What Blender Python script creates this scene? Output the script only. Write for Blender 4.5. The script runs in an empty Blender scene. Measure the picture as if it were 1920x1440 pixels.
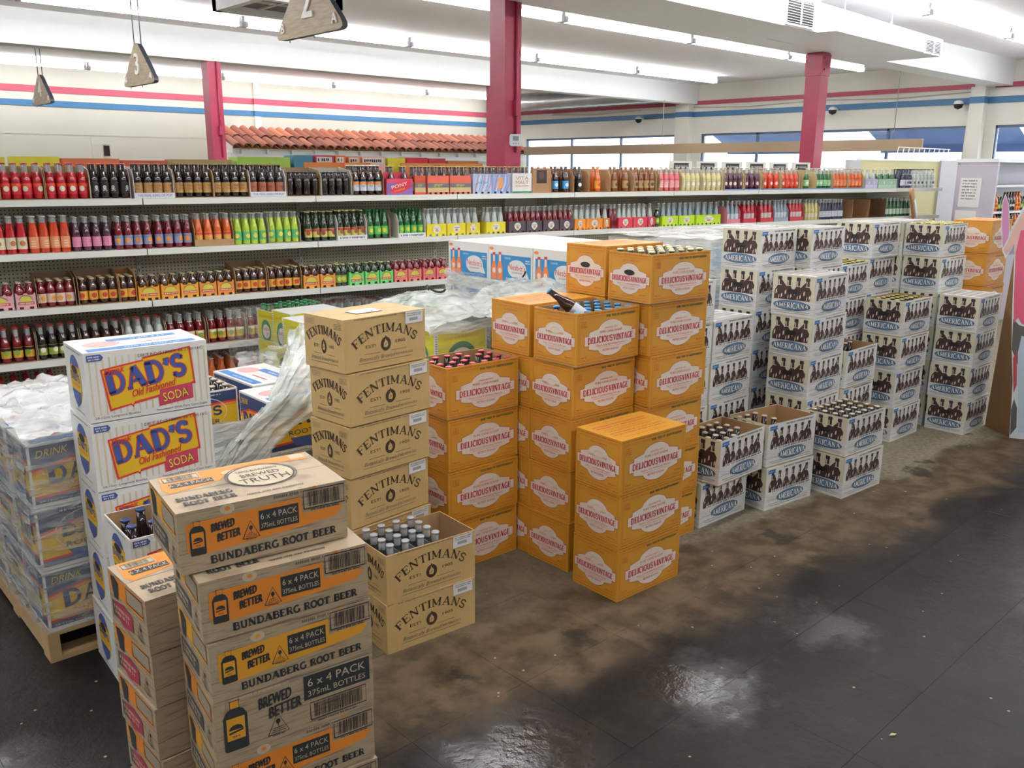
import bpy, math, random
from math import sin, cos, pi, radians
from mathutils import Vector, Matrix
random.seed(7)
S = bpy.context.scene
COL = S.collection

# ------------------------------------------------------------------ camera
H = 1.80
cam_d = bpy.data.cameras.new('camera'); cam = bpy.data.objects.new('camera', cam_d); COL.objects.link(cam)
S.camera = cam
cam_d.sensor_width = 36.0; cam_d.lens = 1640.06 / 1920 * 36; cam_d.clip_end = 200
_p, _r = 0.2412186, 0.0048612
FW = Vector((0.681802, 0.731529, 0)); RT = Vector((0.731529, -0.681802, 0))
_f = FW * cos(_p) - Vector((0, 0, 1)) * sin(_p); _u = FW * sin(_p) + Vector((0, 0, 1)) * cos(_p)
_x = RT * cos(_r) + _u * sin(_r); _y = _u * cos(_r) - RT * sin(_r)
mw = Matrix.Identity(4)
for i, c in enumerate((_x, _y, -_f)):
    for j in range(3): mw[j][i] = c[j]
mw[2][3] = H
cam.matrix_world = mw

# ------------------------------------------------------------------ exposure and world
S.view_settings.view_transform = 'Standard'; S.view_settings.look = 'None'
S.view_settings.exposure = 1.0; S.view_settings.gamma = 1.0; S.view_settings.use_curve_mapping = False
TUBE_STRENGTH = 16.0
SKY_STRENGTH = 2.2
cy = S.cycles
cy.max_bounces = 6; cy.diffuse_bounces = 4; cy.glossy_bounces = 3; cy.transparent_max_bounces = 12
cy.transmission_bounces = 3; cy.caustics_reflective = False; cy.caustics_refractive = False
cy.sample_clamp_indirect = 4.0; cy.use_denoising = True
w = bpy.data.worlds.new('daylight'); S.world = w; w.use_nodes = True
nt = w.node_tree; bg = nt.nodes['Background']
bg.inputs[0].default_value = (0.86, 0.93, 1.0, 1); bg.inputs[1].default_value = SKY_STRENGTH

# ------------------------------------------------------------------ helpers
def lin(h):
    h = h.lstrip('#'); o = []
    for i in (0, 2, 4):
        c = int(h[i:i+2], 16) / 255
        o.append(c / 12.92 if c <= .04045 else ((c + .055) / 1.055) ** 2.4)
    return (*o, 1)
MATS = {}
def M(name, hexc, rough=.6, vary=0., scale=8., metal=0., bump=0., coat=0., emit=0., stretch=(1, 1, 1), second=None, alpha=1., trans=0., thr=(.4, .6)):
    if name in MATS: return MATS[name]
    m = bpy.data.materials.new(name); m.use_nodes = True; n = m.node_tree.nodes; l = m.node_tree.links
    b = n['Principled BSDF']; c = lin(hexc)
    b.inputs['Base Color'].default_value = c; b.inputs['Roughness'].default_value = rough
    b.inputs['Metallic'].default_value = metal; b.inputs['Coat Weight'].default_value = coat
    b.inputs['Alpha'].default_value = alpha; b.inputs['Transmission Weight'].default_value = trans
    if emit:
        b.inputs['Emission Color'].default_value = c; b.inputs['Emission Strength'].default_value = emit
    if vary or bump or second:
        tc = n.new('ShaderNodeTexCoord'); mp = n.new('ShaderNodeMapping'); ns = n.new('ShaderNodeTexNoise')
        mp.inputs['Scale'].default_value = stretch
        l.new(tc.outputs['Object'], mp.inputs[0]); l.new(mp.outputs[0], ns.inputs['Vector'])
        ns.inputs['Scale'].default_value = scale; ns.inputs['Detail'].default_value = 4
        if vary or second:
            rp = n.new('ShaderNodeValToRGB'); l.new(ns.outputs[0], rp.inputs[0])
            rp.color_ramp.elements[0].position = thr[0]; rp.color_ramp.elements[1].position = thr[1]
            if second: rp.color_ramp.elements[0].color = c; rp.color_ramp.elements[1].color = lin(second)
            else:
                rp.color_ramp.elements[0].position = .25; rp.color_ramp.elements[1].position = .75
                rp.color_ramp.elements[0].color = tuple(v * (1 - vary) for v in c[:3]) + (1,)
                rp.color_ramp.elements[1].color = tuple(min(1, v * (1 + vary)) for v in c[:3]) + (1,)
            l.new(rp.outputs[0], b.inputs['Base Color'])
        if bump:
            bp = n.new('ShaderNodeBump'); bp.inputs['Strength'].default_value = bump; bp.inputs['Distance'].default_value = .01
            l.new(ns.outputs[0], bp.inputs['Height']); l.new(bp.outputs[0], b.inputs['Normal'])
    MATS[name] = m
    return m

class MB:
    """collects polygons, builds ONE mesh object"""
    def __init__(s): s.v = []; s.f = []; s.m = []; s.mats = []; s.sm = []
    def mi(s, m):
        if m not in s.mats: s.mats.append(m)
        return s.mats.index(m)
    def face(s, pts, m, smooth=False):
        k = len(s.v); s.v += [tuple(p) for p in pts]; s.f.append(tuple(range(k, k + len(pts)))); s.m.append(s.mi(m)); s.sm.append(smooth)
    def box(s, x0, x1, y0, y1, z0, z1, m, M4=None):
        c = [(x0,y0,z0),(x1,y0,z0),(x1,y1,z0),(x0,y1,z0),(x0,y0,z1),(x1,y0,z1),(x1,y1,z1),(x0,y1,z1)]
        if M4: c = [tuple(M4 @ Vector(p)) for p in c]
        k = len(s.v); s.v += c; i = s.mi(m)
        for f in ((0,3,2,1),(4,5,6,7),(0,1,5,4),(1,2,6,5),(2,3,7,6),(3,0,4,7)):
            s.f.append(tuple(k + a for a in f)); s.m.append(i); s.sm.append(False)
    def lathe(s, prof, n, mats, cx=0, cy=0, z0=0, cap=True, M4=None):
        """prof: [(r,z)], mats: one per band or a single one"""
        k = len(s.v)
        for r, z in prof:
            for i in range(n):
                a = 2 * pi * i / n; p = Vector((cx + r * cos(a), cy + r * sin(a), z0 + z))
                s.v.append(tuple(M4 @ p) if M4 else tuple(p))
        for b in range(len(prof) - 1):
            mm = s.mi(mats[b] if isinstance(mats, list) else mats)
            for i in range(n):
                j = (i + 1) % n
                s.f.append((k+b*n+i, k+b*n+j, k+(b+1)*n+j, k+(b+1)*n+i)); s.m.append(mm); s.sm.append(True)
        if cap:
            mm = s.mi(mats[-1] if isinstance(mats, list) else mats)
            s.f.append(tuple(k + (len(prof)-1)*n + i for i in range(n))); s.m.append(mm); s.sm.append(False)
            mm = s.mi(mats[0] if isinstance(mats, list) else mats)
            s.f.append(tuple(k + n - 1 - i for i in range(n))); s.m.append(mm); s.sm.append(False)
    def tube(s, a, b, r, n, m, r2=None):
        a, b = Vector(a), Vector(b); d = (b - a).normalized(); L = (b - a).length
        q = d.to_track_quat('Z', 'Y').to_matrix().to_4x4(); q.translation = a
        s.lathe([(r, 0), (r if r2 is None else r2, L)], n, m, M4=q)
    def prism(s, pts, y0, y1, m, mf=None):
        """outline in xz extruded along y"""
        n = len(pts)
        s.face([(x, y0, z) for x, z in pts], mf or m); s.face([(x, y1, z) for x, z in reversed(pts)], m)
        for i in range(n):
            j = (i + 1) % n
            s.face([(pts[j][0], y0, pts[j][1]), (pts[i][0], y0, pts[i][1]), (pts[i][0], y1, pts[i][1]), (pts[j][0], y1, pts[j][1])], m)
    def mesh(s, name):
        me = bpy.data.meshes.new(name); me.from_pydata(s.v, [], s.f)
        for m in s.mats: me.materials.append(m)
        me.polygons.foreach_set('material_index', s.m); me.polygons.foreach_set('use_smooth', s.sm); me.update()
        return me
    def build(s, name, parent=None, loc=None, rz=0):
        o = bpy.data.objects.new(name, s.mesh(name)); COL.objects.link(o)
        if parent: o.parent = parent
        if loc is not None: o.location = loc
        if rz: o.rotation_euler[2] = rz
        return o

def tag(o, label=None, cat=None, group=None, kind=None):
    if label: o['label'] = label
    if cat: o['category'] = cat
    if group: o['group'] = group
    if kind: o['kind'] = kind
    return o
def empty(name, loc, rz=0.):
    o = bpy.data.objects.new(name, None); COL.objects.link(o); o.location = loc; o.rotation_euler = (0, 0, rz); o.empty_display_size = .05
    return o
def copy_tree(o, parent=None):
    kids = KIDS.get(o.name)
    c = o.copy(); COL.objects.link(c)
    if parent: c.parent = parent
    if kids is None: kids = KIDS[o.name] = list(o.children)
    for ch in kids: copy_tree(ch, c)
    return c
KIDS = {}
class Proto:
    """built when first asked for; first use hands out the prototype itself, later ones copies with copied parts"""
    def __init__(s, fn, *a): s.fn = fn; s.a = a; s.o = None
    def get(s):
        if s.o is None: s.o = s.fn(*s.a); return s.o
        return copy_tree(s.o)

# ---------------- flat print: shapes drawn in 2D on a panel, as thin ink layers
GL = {}
def glyphs(txt):
    if txt in GL: return GL[txt]
    c = bpy.data.curves.new('t', 'FONT'); c.body = txt; c.resolution_u = 2
    o = bpy.data.objects.new('t', c); me = bpy.data.meshes.new_from_object(o)
    v = [(p.co.x, p.co.y) for p in me.vertices]; f = [tuple(p.vertices) for p in me.polygons]
    bpy.data.objects.remove(o); bpy.data.curves.remove(c); bpy.data.meshes.remove(me)
    if v:
        x0 = min(p[0] for p in v); x1 = max(p[0] for p in v)
    else: x0, x1 = 0, .5
    GL[txt] = (v, f, x0, x1); return GL[txt]
def arc(cx, cy, rx, ry, a0, a1, n=8):
    return [(cx + rx * cos(radians(a0 + (a1 - a0) * i / n)), cy + ry * sin(radians(a0 + (a1 - a0) * i / n))) for i in range(n + 1)]
# slab-serif capitals as strokes: (points, weight) with weight 1 thick, .4 thin, .3 serif
def _se(x, y, h=.13): return ([(x - h, y), (x + h, y)], .34)
SL = {
 'A': (.95, [([(.45,1),(.13,.02)], .4), ([(.45,1),(.80,.02)], 1), ([(.26,.34),(.66,.34)], .4), _se(.13,.04), _se(.80,.04,.15)]),
 'B': (.80, [([(.2,0),(.2,1)],1), ([(.08,.96),(.45,.96)]+arc(.45,.75,.2,.21,80,-90,6)+[(.2,.54)],.5), ([(.45,.54)]+arc(.47,.28,.24,.26,80,-90,6)+[(.08,.04)],.55)]),
 'C': (.82, [(arc(.45,.5,.34,.47,50,310,14),.75), ([(.70,.95),(.70,.70)],.4)]),
 'D': (.88, [([(.2,0),(.2,1)],1), ([(.06,.96),(.40,.96)]+arc(.40,.5,.36,.46,85,-85,10)+[(.06,.04)],.6)]),
 'E': (.76, [([(.2,0),(.2,1)],1), ([(.06,.96),(.66,.96)],.4), ([(.2,.52),(.5,.52)],.4), ([(.06,.04),(.68,.04)],.4), ([(.66,.98),(.66,.76)],.3), ([(.68,.02),(.68,.26)],.3), ([(.5,.62),(.5,.42)],.3)]),
 'F': (.72, [([(.2,0),(.2,1)],1), ([(.06,.96),(.64,.96)],.4), ([(.2,.50),(.48,.50)],.4), ([(.64,.98),(.64,.74)],.3), ([(.48,.6),(.48,.4)],.3), _se(.2,.04,.15)]),
 'G': (.88, [(arc(.45,.5,.34,.47,50,330,14),.75), ([(.72,.44),(.72,.08)],.7), ([(.55,.44),(.84,.44)],.36)]),
 'I': (.42, [([(.21,0),(.21,1)],1), _se(.21,.96,.16), _se(.21,.04,.16)]),
 'L': (.72, [([(.2,0),(.2,1)],1), _se(.2,.96,.15), ([(.06,.04),(.64,.04)],.4), ([(.64,.02),(.64,.28)],.34)]),
 'M': (1.06, [([(.17,0),(.17,1)],.45), ([(.17,1),(.5,.15)],.9), ([(.5,.15),(.84,1)],.45), ([(.84,0),(.84,1)],1), _se(.15,.96,.1), _se(.17,.04), _se(.88,.96,.1), _se(.84,.04,.15)]),
 'N': (.96, [([(.18,0),(.18,1)],.45), ([(.18,1),(.76,.03)],.95), ([(.76,0),(.76,1)],.45), _se(.16,.96,.12), _se(.18,.04), _se(.76,.96)]),
 'O': (.88, [(arc(.44,.5,.34,.46,0,360,18),.8)]),
 'R': (.86, [([(.2,0),(.2,1)],1), ([(.06,.96),(.45,.96)]+arc(.45,.73,.21,.23,80,-90,6)+[(.2,.50)],.5), ([(.46,.50),(.70,.04)],.8), _se(.2,.04,.15), _se(.74,.04,.11)]),
 'S': (.72, [(arc(.36,.74,.23,.23,20,270,10)+arc(.36,.27,.25,.24,90,-160,10)[1:],.72), ([(.58,.97),(.58,.76)],.3), ([(.12,.04),(.12,.26)],.3)]),
 'T': (.80, [([(.4,0),(.4,1)],1), ([(.08,.96),(.72,.96)],.4), ([(.08,.98),(.08,.74)],.34), ([(.72,.98),(.72,.74)],.34), _se(.4,.04,.16)]),
 'U': (.90, [([(.2,1),(.2,.34)]+arc(.44,.34,.24,.31,180,360,8)+[(.68,1)],.7), _se(.2,.96), _se(.68,.96)]),
 'V': (.90, [([(.16,1),(.46,.02)],1), ([(.46,.02),(.74,1)],.42), _se(.16,.96,.15), _se(.75,.96)]),
 "'": (.34, [([(.2,1.0),(.2,.82),(.1,.66)],.8)]), ' ': (.5, []),
}
def strip(pts, wd):
    """polyline to quads of width wd (mitred)"""
    n = len(pts); L = []; R = []
    for i in range(n):
        a = Vector(pts[max(i-1, 0)]); b = Vector(pts[min(i+1, n-1)]); d = b - a
        d = d.normalized() if d.length > 1e-9 else Vector((1, 0)); k = Vector((-d.y, d.x)) * wd / 2
        p = Vector(pts[i]); L.append(p + k); R.append(p - k)
    return [[tuple(R[i]), tuple(R[i+1]), tuple(L[i+1]), tuple(L[i])] for i in range(n - 1)]
class Print:
    """artwork in panel coordinates (metres, x right, y up)"""
    def __init__(s): s.q = []
    def poly(s, pts, m, z=1): s.q.append((list(pts), m, z)); return s
    def rect(s, x0, y0, x1, y1, m, z=1): return s.poly([(x0,y0),(x1,y0),(x1,y1),(x0,y1)], m, z)
    def line(s, pts, wd, m, z=2, closed=False):
        pts = list(pts) + ([pts[0]] if closed else [])
        for q in strip(pts, wd): s.poly(q, m, z)
        return s
    def ell(s, cx, cy, rx, ry, m, z=1, n=20): return s.poly([(cx+rx*cos(2*pi*i/n), cy+ry*sin(2*pi*i/n)) for i in range(n)], m, z)
    def ring(s, cx, cy, rx, ry, wd, m, z=2, n=24, a0=0, a1=360): return s.line(arc(cx, cy, rx, ry, a0, a1, n), wd, m, z)
    def text(s, t, x, y, h, m, z=3, width=None, al='c', sh=0., sx=1., ang=0.):
        v, f, x0, x1 = glyphs(t); k = h / .7; W = (x1 - x0) * k * sx
        if width: sx *= width / W; W = width
        ox = {'c': -W/2, 'l': 0, 'r': -W}[al]; ca, sa = cos(radians(ang)), sin(radians(ang))
        pt = []
        for a, b in v:
            px = (a - x0) * k * sx + ox + b * k * sh; py = b * k
            pt.append((x + px*ca - py*sa, y + px*sa + py*ca))
        for p in f: s.poly([pt[i] for i in p], m, z)
        return s
    def slab(s, t, x, y, h, width, m, z=3, wt=.17, fn=None, ang=0., sh=0., pad=0.):
        """slab-serif word centred on x, baseline y; fn maps (x,y) afterwards"""
        tot = sum(SL[c][0] for c in t); k = width / tot; cx = -width/2; ca, sa = cos(radians(ang)), sin(radians(ang))
        for c in t:
            wdt, st = SL[c]
            for pts, wg in st:
                for q in strip([(px * k, py * h) for px, py in pts], wt * wg * min(h, k*1.3) + pad):
                    o = []
                    for a, b in q:
                        a2 = cx + a + b * sh; b2 = b
                        if fn: a2, b2 = fn(a2, b2)
                        o.append((x + a2*ca - b2*sa, y + a2*sa + b2*ca))
                    s.poly(o, m, z)
            cx += wdt * k
        return s
    def greek(s, x0, y0, x1, h, m, z=2, seed=0):
        """a line of tiny unreadable print"""
        r = random.Random(seed + int(x0*1e4) + int(y0*1e5)); x = x0
        while x < x1:
            wd = h * r.uniform(.5, .9); s.rect(x, y0 + (h*.2 if r.random() < .3 else 0), min(x + wd*.7, x1), y0 + h, m, z); x += wd
            if r.random() < .18: x += h * .6
        return s
    def shift(s, o, dx, dy):
        for p, m, z in o.q: s.q.append(([(a+dx, b+dy) for a, b in p], m, z))
    def put(s, mb, org, xd, yd, nd):
        org, xd, yd, nd = map(Vector, (org, xd, yd, nd))
        for p, m, z in s.q:
            o = org + nd * (.0004 + .00035 * z)
            mb.face([o + xd*a + yd*b for a, b in p], m)
        return mb
def art(pr, face, L, W, h):
    """print placed on 'long' (y=0), 'end' (x=0) or 'top' panel of a carton with its near corner at the origin"""
    mb = MB()
    if face == 'long': pr.put(mb, (0,0,0), (1,0,0), (0,0,1), (0,-1,0))
    if face == 'end': pr.put(mb, (0,W,0), (0,-1,0), (0,0,1), (-1,0,0))
    if face == 'top': pr.put(mb, (0,0,h), (1,0,0), (0,1,0), (0,0,1))
    if face == 'far': pr.put(mb, (L,0,0), (0,1,0), (0,0,1), (1,0,0))
    return mb

# ------------------------------------------------------------------ materials of the room
white = M('wall_paint', 'e9e8e0', .6, vary=.02, scale=2)
ceilm = M('ceiling_paint', 'efedee', .7, vary=.02, scale=1.5)
beamm = M('beam_paint', 'eef0f1', .55, vary=.015)
redp = M('red_paint', 'a83350', .35, vary=.10, scale=6, bump=.08)
stripe_r = M('red_stripe_paint', 'b04a5e', .5, vary=.05)
stripe_b = M('blue_stripe_paint', '44759f', .5, vary=.05)
metalw = M('white_enamel', 'e4e6e6', .35)
dark = M('dark_gap', '1b1a19', .6)
steel = M('steel', 'b4b8bc', .3, metal=.9)
kraft = M('kraft_board', 'b8925f', .75, vary=.05, scale=30)
kraft_in = M('kraft_board_inside', 'a5825a', .8, vary=.05, scale=20)
shelfm = M('shelf_enamel', 'e2e4dc', .35, vary=.02)
tube_m = M('lit_tube', 'fdfdff', .4, emit=TUBE_STRENGTH)

U1, V1, ZC = 18.5, 20.0, 3.80
U0, V0 = -7.5, -6.5
def struct(o): o['kind'] = 'structure'; return o

# floor: worn polished slabs near the stacks
def floor_mat():
    m = bpy.data.materials.new('worn_polished_floor'); m.use_nodes = True; n = m.node_tree.nodes; l = m.node_tree.links; b = n['Principled BSDF']
    g = n.new('ShaderNodeNewGeometry'); sp = n.new('ShaderNodeSeparateXYZ'); l.new(g.outputs['Position'], sp.inputs[0])
    def noise(sc, det=6, rough=.6):
        t = n.new('ShaderNodeTexNoise'); t.inputs['Scale'].default_value = sc; t.inputs['Detail'].default_value = det; t.inputs['Roughness'].default_value = rough
        l.new(g.outputs['Position'], t.inputs['Vector']); return t
    def ma(op, a, bb):
        x = n.new('ShaderNodeMath'); x.operation = op
        for i, q in enumerate((a, bb)):
            if isinstance(q, (int, float)): x.inputs[i].default_value = q
            else: l.new(q, x.inputs[i])
        return x.outputs[0]
    def ss(v, a, c):
        x = n.new('ShaderNodeMapRange'); x.interpolation_type = 'SMOOTHSTEP'; l.new(v, x.inputs[0]); x.inputs[1].default_value = a; x.inputs[2].default_value = c; return x.outputs[0]
    def mix(f, a, c):
        x = n.new('ShaderNodeMix'); x.data_type = 'RGBA'; l.new(f, x.inputs[0])
        for i, q in ((6, a), (7, c)):
            if isinstance(q, str): x.inputs[i].default_value = lin(q)
            else: l.new(q, x.inputs[i])
        return x.outputs[2]
    # v + a little u + noise measures how far into the worn strip a point lies
    nz = noise(1.6); nf = noise(7.); fine = noise(40, 3)
    d = ma('ADD', sp.outputs[1], ma('MULTIPLY', sp.outputs[0], .09)); d = ma('ADD', d, ma('MULTIPLY', ma('SUBTRACT', nz.outputs[0], .5), .55)); d = ma('ADD', d, ma('MULTIPLY', ma('SUBTRACT', nf.outputs[0], .5), .18))
    side = ss(ma('ADD', sp.outputs[0], ma('MULTIPLY', ma('SUBTRACT', nz.outputs[0], .5), .8)), .95, 1.45)
    worn = ma('MULTIPLY', ss(d, 1.98, 2.25), side); conc = ma('MULTIPLY', ma('MULTIPLY', ss(d, 2.52, 2.66), side), ma('ADD', .25, ma('MULTIPLY', .75, ss(sp.outputs[0], 2.5, 3.2))))
    darkc = mix(ss(nz.outputs[0], .35, .7), '171512', '221f1b')
    brown = mix(ss(nf.outputs[0], .35, .65), '463a28', '655541')
    grey = mix(ss(fine.outputs[0], .3, .7), '6a6353', '827a66')
    c = mix(conc, mix(worn, darkc, brown), grey)
    st = noise(3.1, 5); stain = ss(st.outputs[0], .60, .68)
    inner = ss(d, 2.1, 2.35)
    c = mix(ma('MULTIPLY', ma('MULTIPLY', stain, inner), .75), c, '262420')
    vo = n.new('ShaderNodeTexVoronoi'); vo.inputs['Scale'].default_value = 9; l.new(g.outputs['Position'], vo.inputs['Vector'])
    speck = ss(vo.outputs['Distance'], .05, .035); c = mix(ma('MULTIPLY', speck, .7), c, 'b5ad9a')
    l.new(c, b.inputs['Base Color'])
    # freshly waxed patches are glossier than the scuffed rest
    pol = None
    for (pu, pv, pr_) in ((1.68, 1.72, .30), (2.38, 1.60, .26), (3.12, 1.50, .20), (4.2, .6, .5), (.35, 2.6, .35)):
        vm = n.new('ShaderNodeVectorMath'); vm.operation = 'DISTANCE'; l.new(g.outputs['Position'], vm.inputs[0]); vm.inputs[1].default_value = (pu, pv, 0)
        q = ss(ma('ADD', vm.outputs['Value'], ma('MULTIPLY', ma('SUBTRACT', nf.outputs[0], .5), .5)), pr_ * 1.25, pr_ * .2); pol = q if pol is None else ma('MAXIMUM', pol, q)
    r = ma('ADD', ma('MULTIPLY', worn, .18), ma('ADD', .36, ma('MULTIPLY', nf.outputs[0], .18))); r = ma('ADD', r, ma('MULTIPLY', conc, .2)); r = ma('SUBTRACT', r, ma('MULTIPLY', pol, .27)); l.new(r, b.inputs['Roughness'])
    l.new(ma('ADD', .2, ma('MULTIPLY', pol, .5)), b.inputs['Specular IOR Level'])
    bp = n.new('ShaderNodeBump'); bp.inputs['Strength'].default_value = .35; bp.inputs['Distance'].default_value = .02
    l.new(ma('ADD', nf.outputs[0], ma('MULTIPLY', fine.outputs[0], .08)), bp.inputs['Height']); l.new(bp.outputs[0], b.inputs['Normal'])
    return m
FM = floor_mat()
T0u, T0v, TN, TMn, TS = -.05, .02, 14, 9, .5     # slab grid
mb = MB(); A0, A1, B0, B1 = T0u, T0u + TN*TS, T0v, T0v + TMn*TS
for x0, x1, y0, y1 in ((U0, U1, V0, B0), (U0, U1, B1, V1), (U0, A0, B0, B1), (A1, U1, B0, B1)):
    mb.face([(x0,y0,0),(x1,y0,0),(x1,y1,0),(x0,y1,0)], FM)
mb.box(A0, A1, B0, B1, -.03, -.006, dark)
fl = struct(mb.build('floor'))
for i in range(TN):
    for j in range(TMn):
        x, y = A0 + i*TS, B0 + j*TS; g = .0006; t = [random.uniform(-.0008, 0) for _ in range(4)]
        m_ = MB(); c = [(x+g,y+g),(x+TS-g,y+g),(x+TS-g,y+TS-g),(x+g,y+TS-g)]
        m_.face([(a, b_, tt) for (a, b_), tt in zip(c, t)], FM)
        for k in range(4):
            a, b_ = c[k], c[(k+1) % 4]
            m_.face([(a[0],a[1],-.006),(b_[0],b_[1],-.006),(b_[0],b_[1],t[(k+1) % 4]),(a[0],a[1],t[k])], FM)
        m_.build('floor_tile', fl)
# dry leaf scrap on the floor
mb = MB(); lf = M('dry_leaf', 'b5ad85', .6)
mb.face([(0,0,.001),(.012,.006,.006),(.03,.004,.003),(.016,-.006,.004)], lf); mb.face([(.016,-.006,.004),(.03,.004,.003),(.012,.006,.006),(0,0,.001)], lf)
tag(mb.build('leaf_scrap', loc=(2.62, .99, .001), rz=-.6), 'small pale dry leaf scrap lying on the dark polished floor', 'leaf')

mb = MB(); mb.box(U0, U1, V0, V1, ZC, ZC + .1, ceilm); struct(mb.build('ceiling'))
# left wall with painted stripes
cream_w = M('cream_wall_paint', 'cfcdc0', .6, vary=.02, scale=2)
mb = MB(); mb.box(U0, U1, V1, V1 + .15, 0, ZC, cream_w); wl = struct(mb.build('wall_left'))
mb = MB(); mb.box(U0, U1, V0 - .15, V0, 0, ZC, white); struct(mb.build('wall_near'))
mb = MB(); mb.box(U0 - .15, U0, V0, V1, 0, ZC, white); struct(mb.build('wall_back'))
mb = MB(); mb.box(U0, U1, V1 - .012, V1, 3.25, 3.38, stripe_r); struct(mb.build('trim_1', wl))
mb = MB(); mb.box(U0, U1, V1 - .012, V1, 2.98, 3.10, stripe_b); struct(mb.build('trim_2', wl))
mb = MB(); mb.box(10.25, 10.4, V1 - .05, V1, 2.2, ZC, white); mb.box(10.24, 10.41, V1 - .056, V1, 3.25, 3.38, stripe_r); mb.box(10.24, 10.41, V1 - .056, V1, 2.98, 3.10, stripe_b); struct(mb.build('trim_3', wl))
mb = MB(); seam = M('panel_seam', 'c9c7bb', .7)
mb.box(U0, 9.6, V1 - .006, V1, 2.435, 2.45, seam)
for x in (6.5, 3.0, -.5): mb.box(x, x + .02, V1 - .006, V1, .3, 2.45, seam)
struct(mb.build('trim_4', wl))
# right wall with window openings
WT, WB = 2.65, .85
wins = [(V0 + .6, 6.42), (6.96, 13.12), (13.9, 19.3)]
mb = MB()
mb.box(U1, U1 + .2, V0, V1, WT, ZC, white); mb.box(U1, U1 + .2, V0, V1, 0, WB, white)
for a, b_ in ((V0, V0 + .6), (6.42, 6.96), (13.12, 13.9), (19.3, V1)): mb.box(U1, U1 + .2, a, b_, WB, WT, white)
wr = struct(mb.build('wall_right'))
for a, b_ in ((V0, 6.5), (6.88, 13.32), (13.8, V1)):
    m_ = MB(); m_.box(U1 - .03, U1, a, b_, 3.33, 3.42, stripe_r); struct(m_.build('trim_5', wr))
m_ = MB(); m_.box(U1 - .015, U1, V0, V1, 3.05, 3.17, stripe_b); struct(m_.build('trim_6', wr))
for k, (a, b_) in enumerate(((6.6, 6.86), (13.36, 13.76))):
    m_ = MB(); m_.box(U1 - .22, U1, a, b_, 0, 3.35, white); m_.box(U1 - .226, U1, a - .006, b_ + .006, 3.05, 3.17, stripe_b); struct(m_.build('trim_7', wr))
for v_, z_ in ((8.4, 3.26), (11.8, 3.26), (16.6, 3.26)):
    m_ = MB(); pts = [(v_ - 1.6, z_ + .02), (v_, z_ - .03), (v_ + 1.6, z_ + .02)]
    for q in range(2): m_.tube((U1 - .02, pts[q][0], pts[q][1]), (U1 - .02, pts[q+1][0], pts[q+1][1]), .012, 6, M('cable', 'c9c6bc', .5))
    tag(m_.build('cable'), 'pale loose cable strung along the window wall ' + {8.4: 'right of the right red column', 11.8: 'behind the right red column', 16.6: 'beside the tall red column'}[v_], 'cable')
frame_m = M('window_frame_metal', '5b6c86', .4, metal=.3)
pane_m = bpy.data.materials.new('window_glass'); pane_m.use_nodes = True
_n = pane_m.node_tree.nodes; _l = pane_m.node_tree.links; _n.remove(_n['Principled BSDF'])
tr = _n.new('ShaderNodeBsdfTransparent'); gl = _n.new('ShaderNodeBsdfGlossy'); gl.inputs['Roughness'].default_value = .05; mx = _n.new('ShaderNodeMixShader'); mx.inputs[0].default_value = .06
_l.new(tr.outputs[0], mx.inputs[1]); _l.new(gl.outputs[0], mx.inputs[2]); _l.new(mx.outputs[0], _n['Material Output'].inputs[0])
for k, (a, b_) in enumerate(wins):
    m_ = MB(); n_ = max(3, round((b_ - a) / 1.55)); st = (b_ - a) / n_
    for i in range(n_ + 1):
        y = a + st * i; m_.box(U1 + .04, U1 + .1, y - .025, y + .025, WB, WT, frame_m)
    m_.box(U1 + .04, U1 + .1, a, b_, WT - .05, WT, frame_m); m_.box(U1 + .04, U1 + .1, a, b_, WB, WB + .05, frame_m)
    wo = struct(m_.build('window_%d' % (k + 1)))
    for i in range(n_):
        p_ = MB(); p_.box(U1 + .065, U1 + .071, a + st*i + .025, a + st*(i+1) - .025, WB + .05, WT - .05, pane_m); p_.build('window_pane', wo)
# awning outside the windows, pavement and facade over the road
aw = M('blue_awning_cloth', '5573a8', .7, vary=.1, scale=2)
for k, (a, b_) in enumerate(((6.2, 9.2), (10.6, 13.2))):
    m_ = MB(); m_.face([(U1+.25,a,2.78),(U1+1.3,a,2.34),(U1+1.3,b_,2.34),(U1+.25,b_,2.78)], aw); m_.face([(U1+1.3,a,2.34),(U1+1.3,a,2.18),(U1+1.3,b_,2.18),(U1+1.3,b_,2.34)], aw)
    m_.face([(U1+.25,b_,2.785),(U1+1.3,b_,2.345),(U1+1.3,a,2.345),(U1+.25,a,2.785)], aw)
    tag(m_.build('awning'), ['blue cloth awning outside the window right of the right red column', 'blue cloth awning outside the window left of the right red column'][k], 'awning')
m_ = MB(); m_.face([(U1+.2,-25,-.1),(60,-25,-.1),(60,45,-.1),(U1+.2,45,-.1)], M('pavement', 'b9b9b6', .9, vary=.1)); struct(m_.build('ground'))

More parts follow.
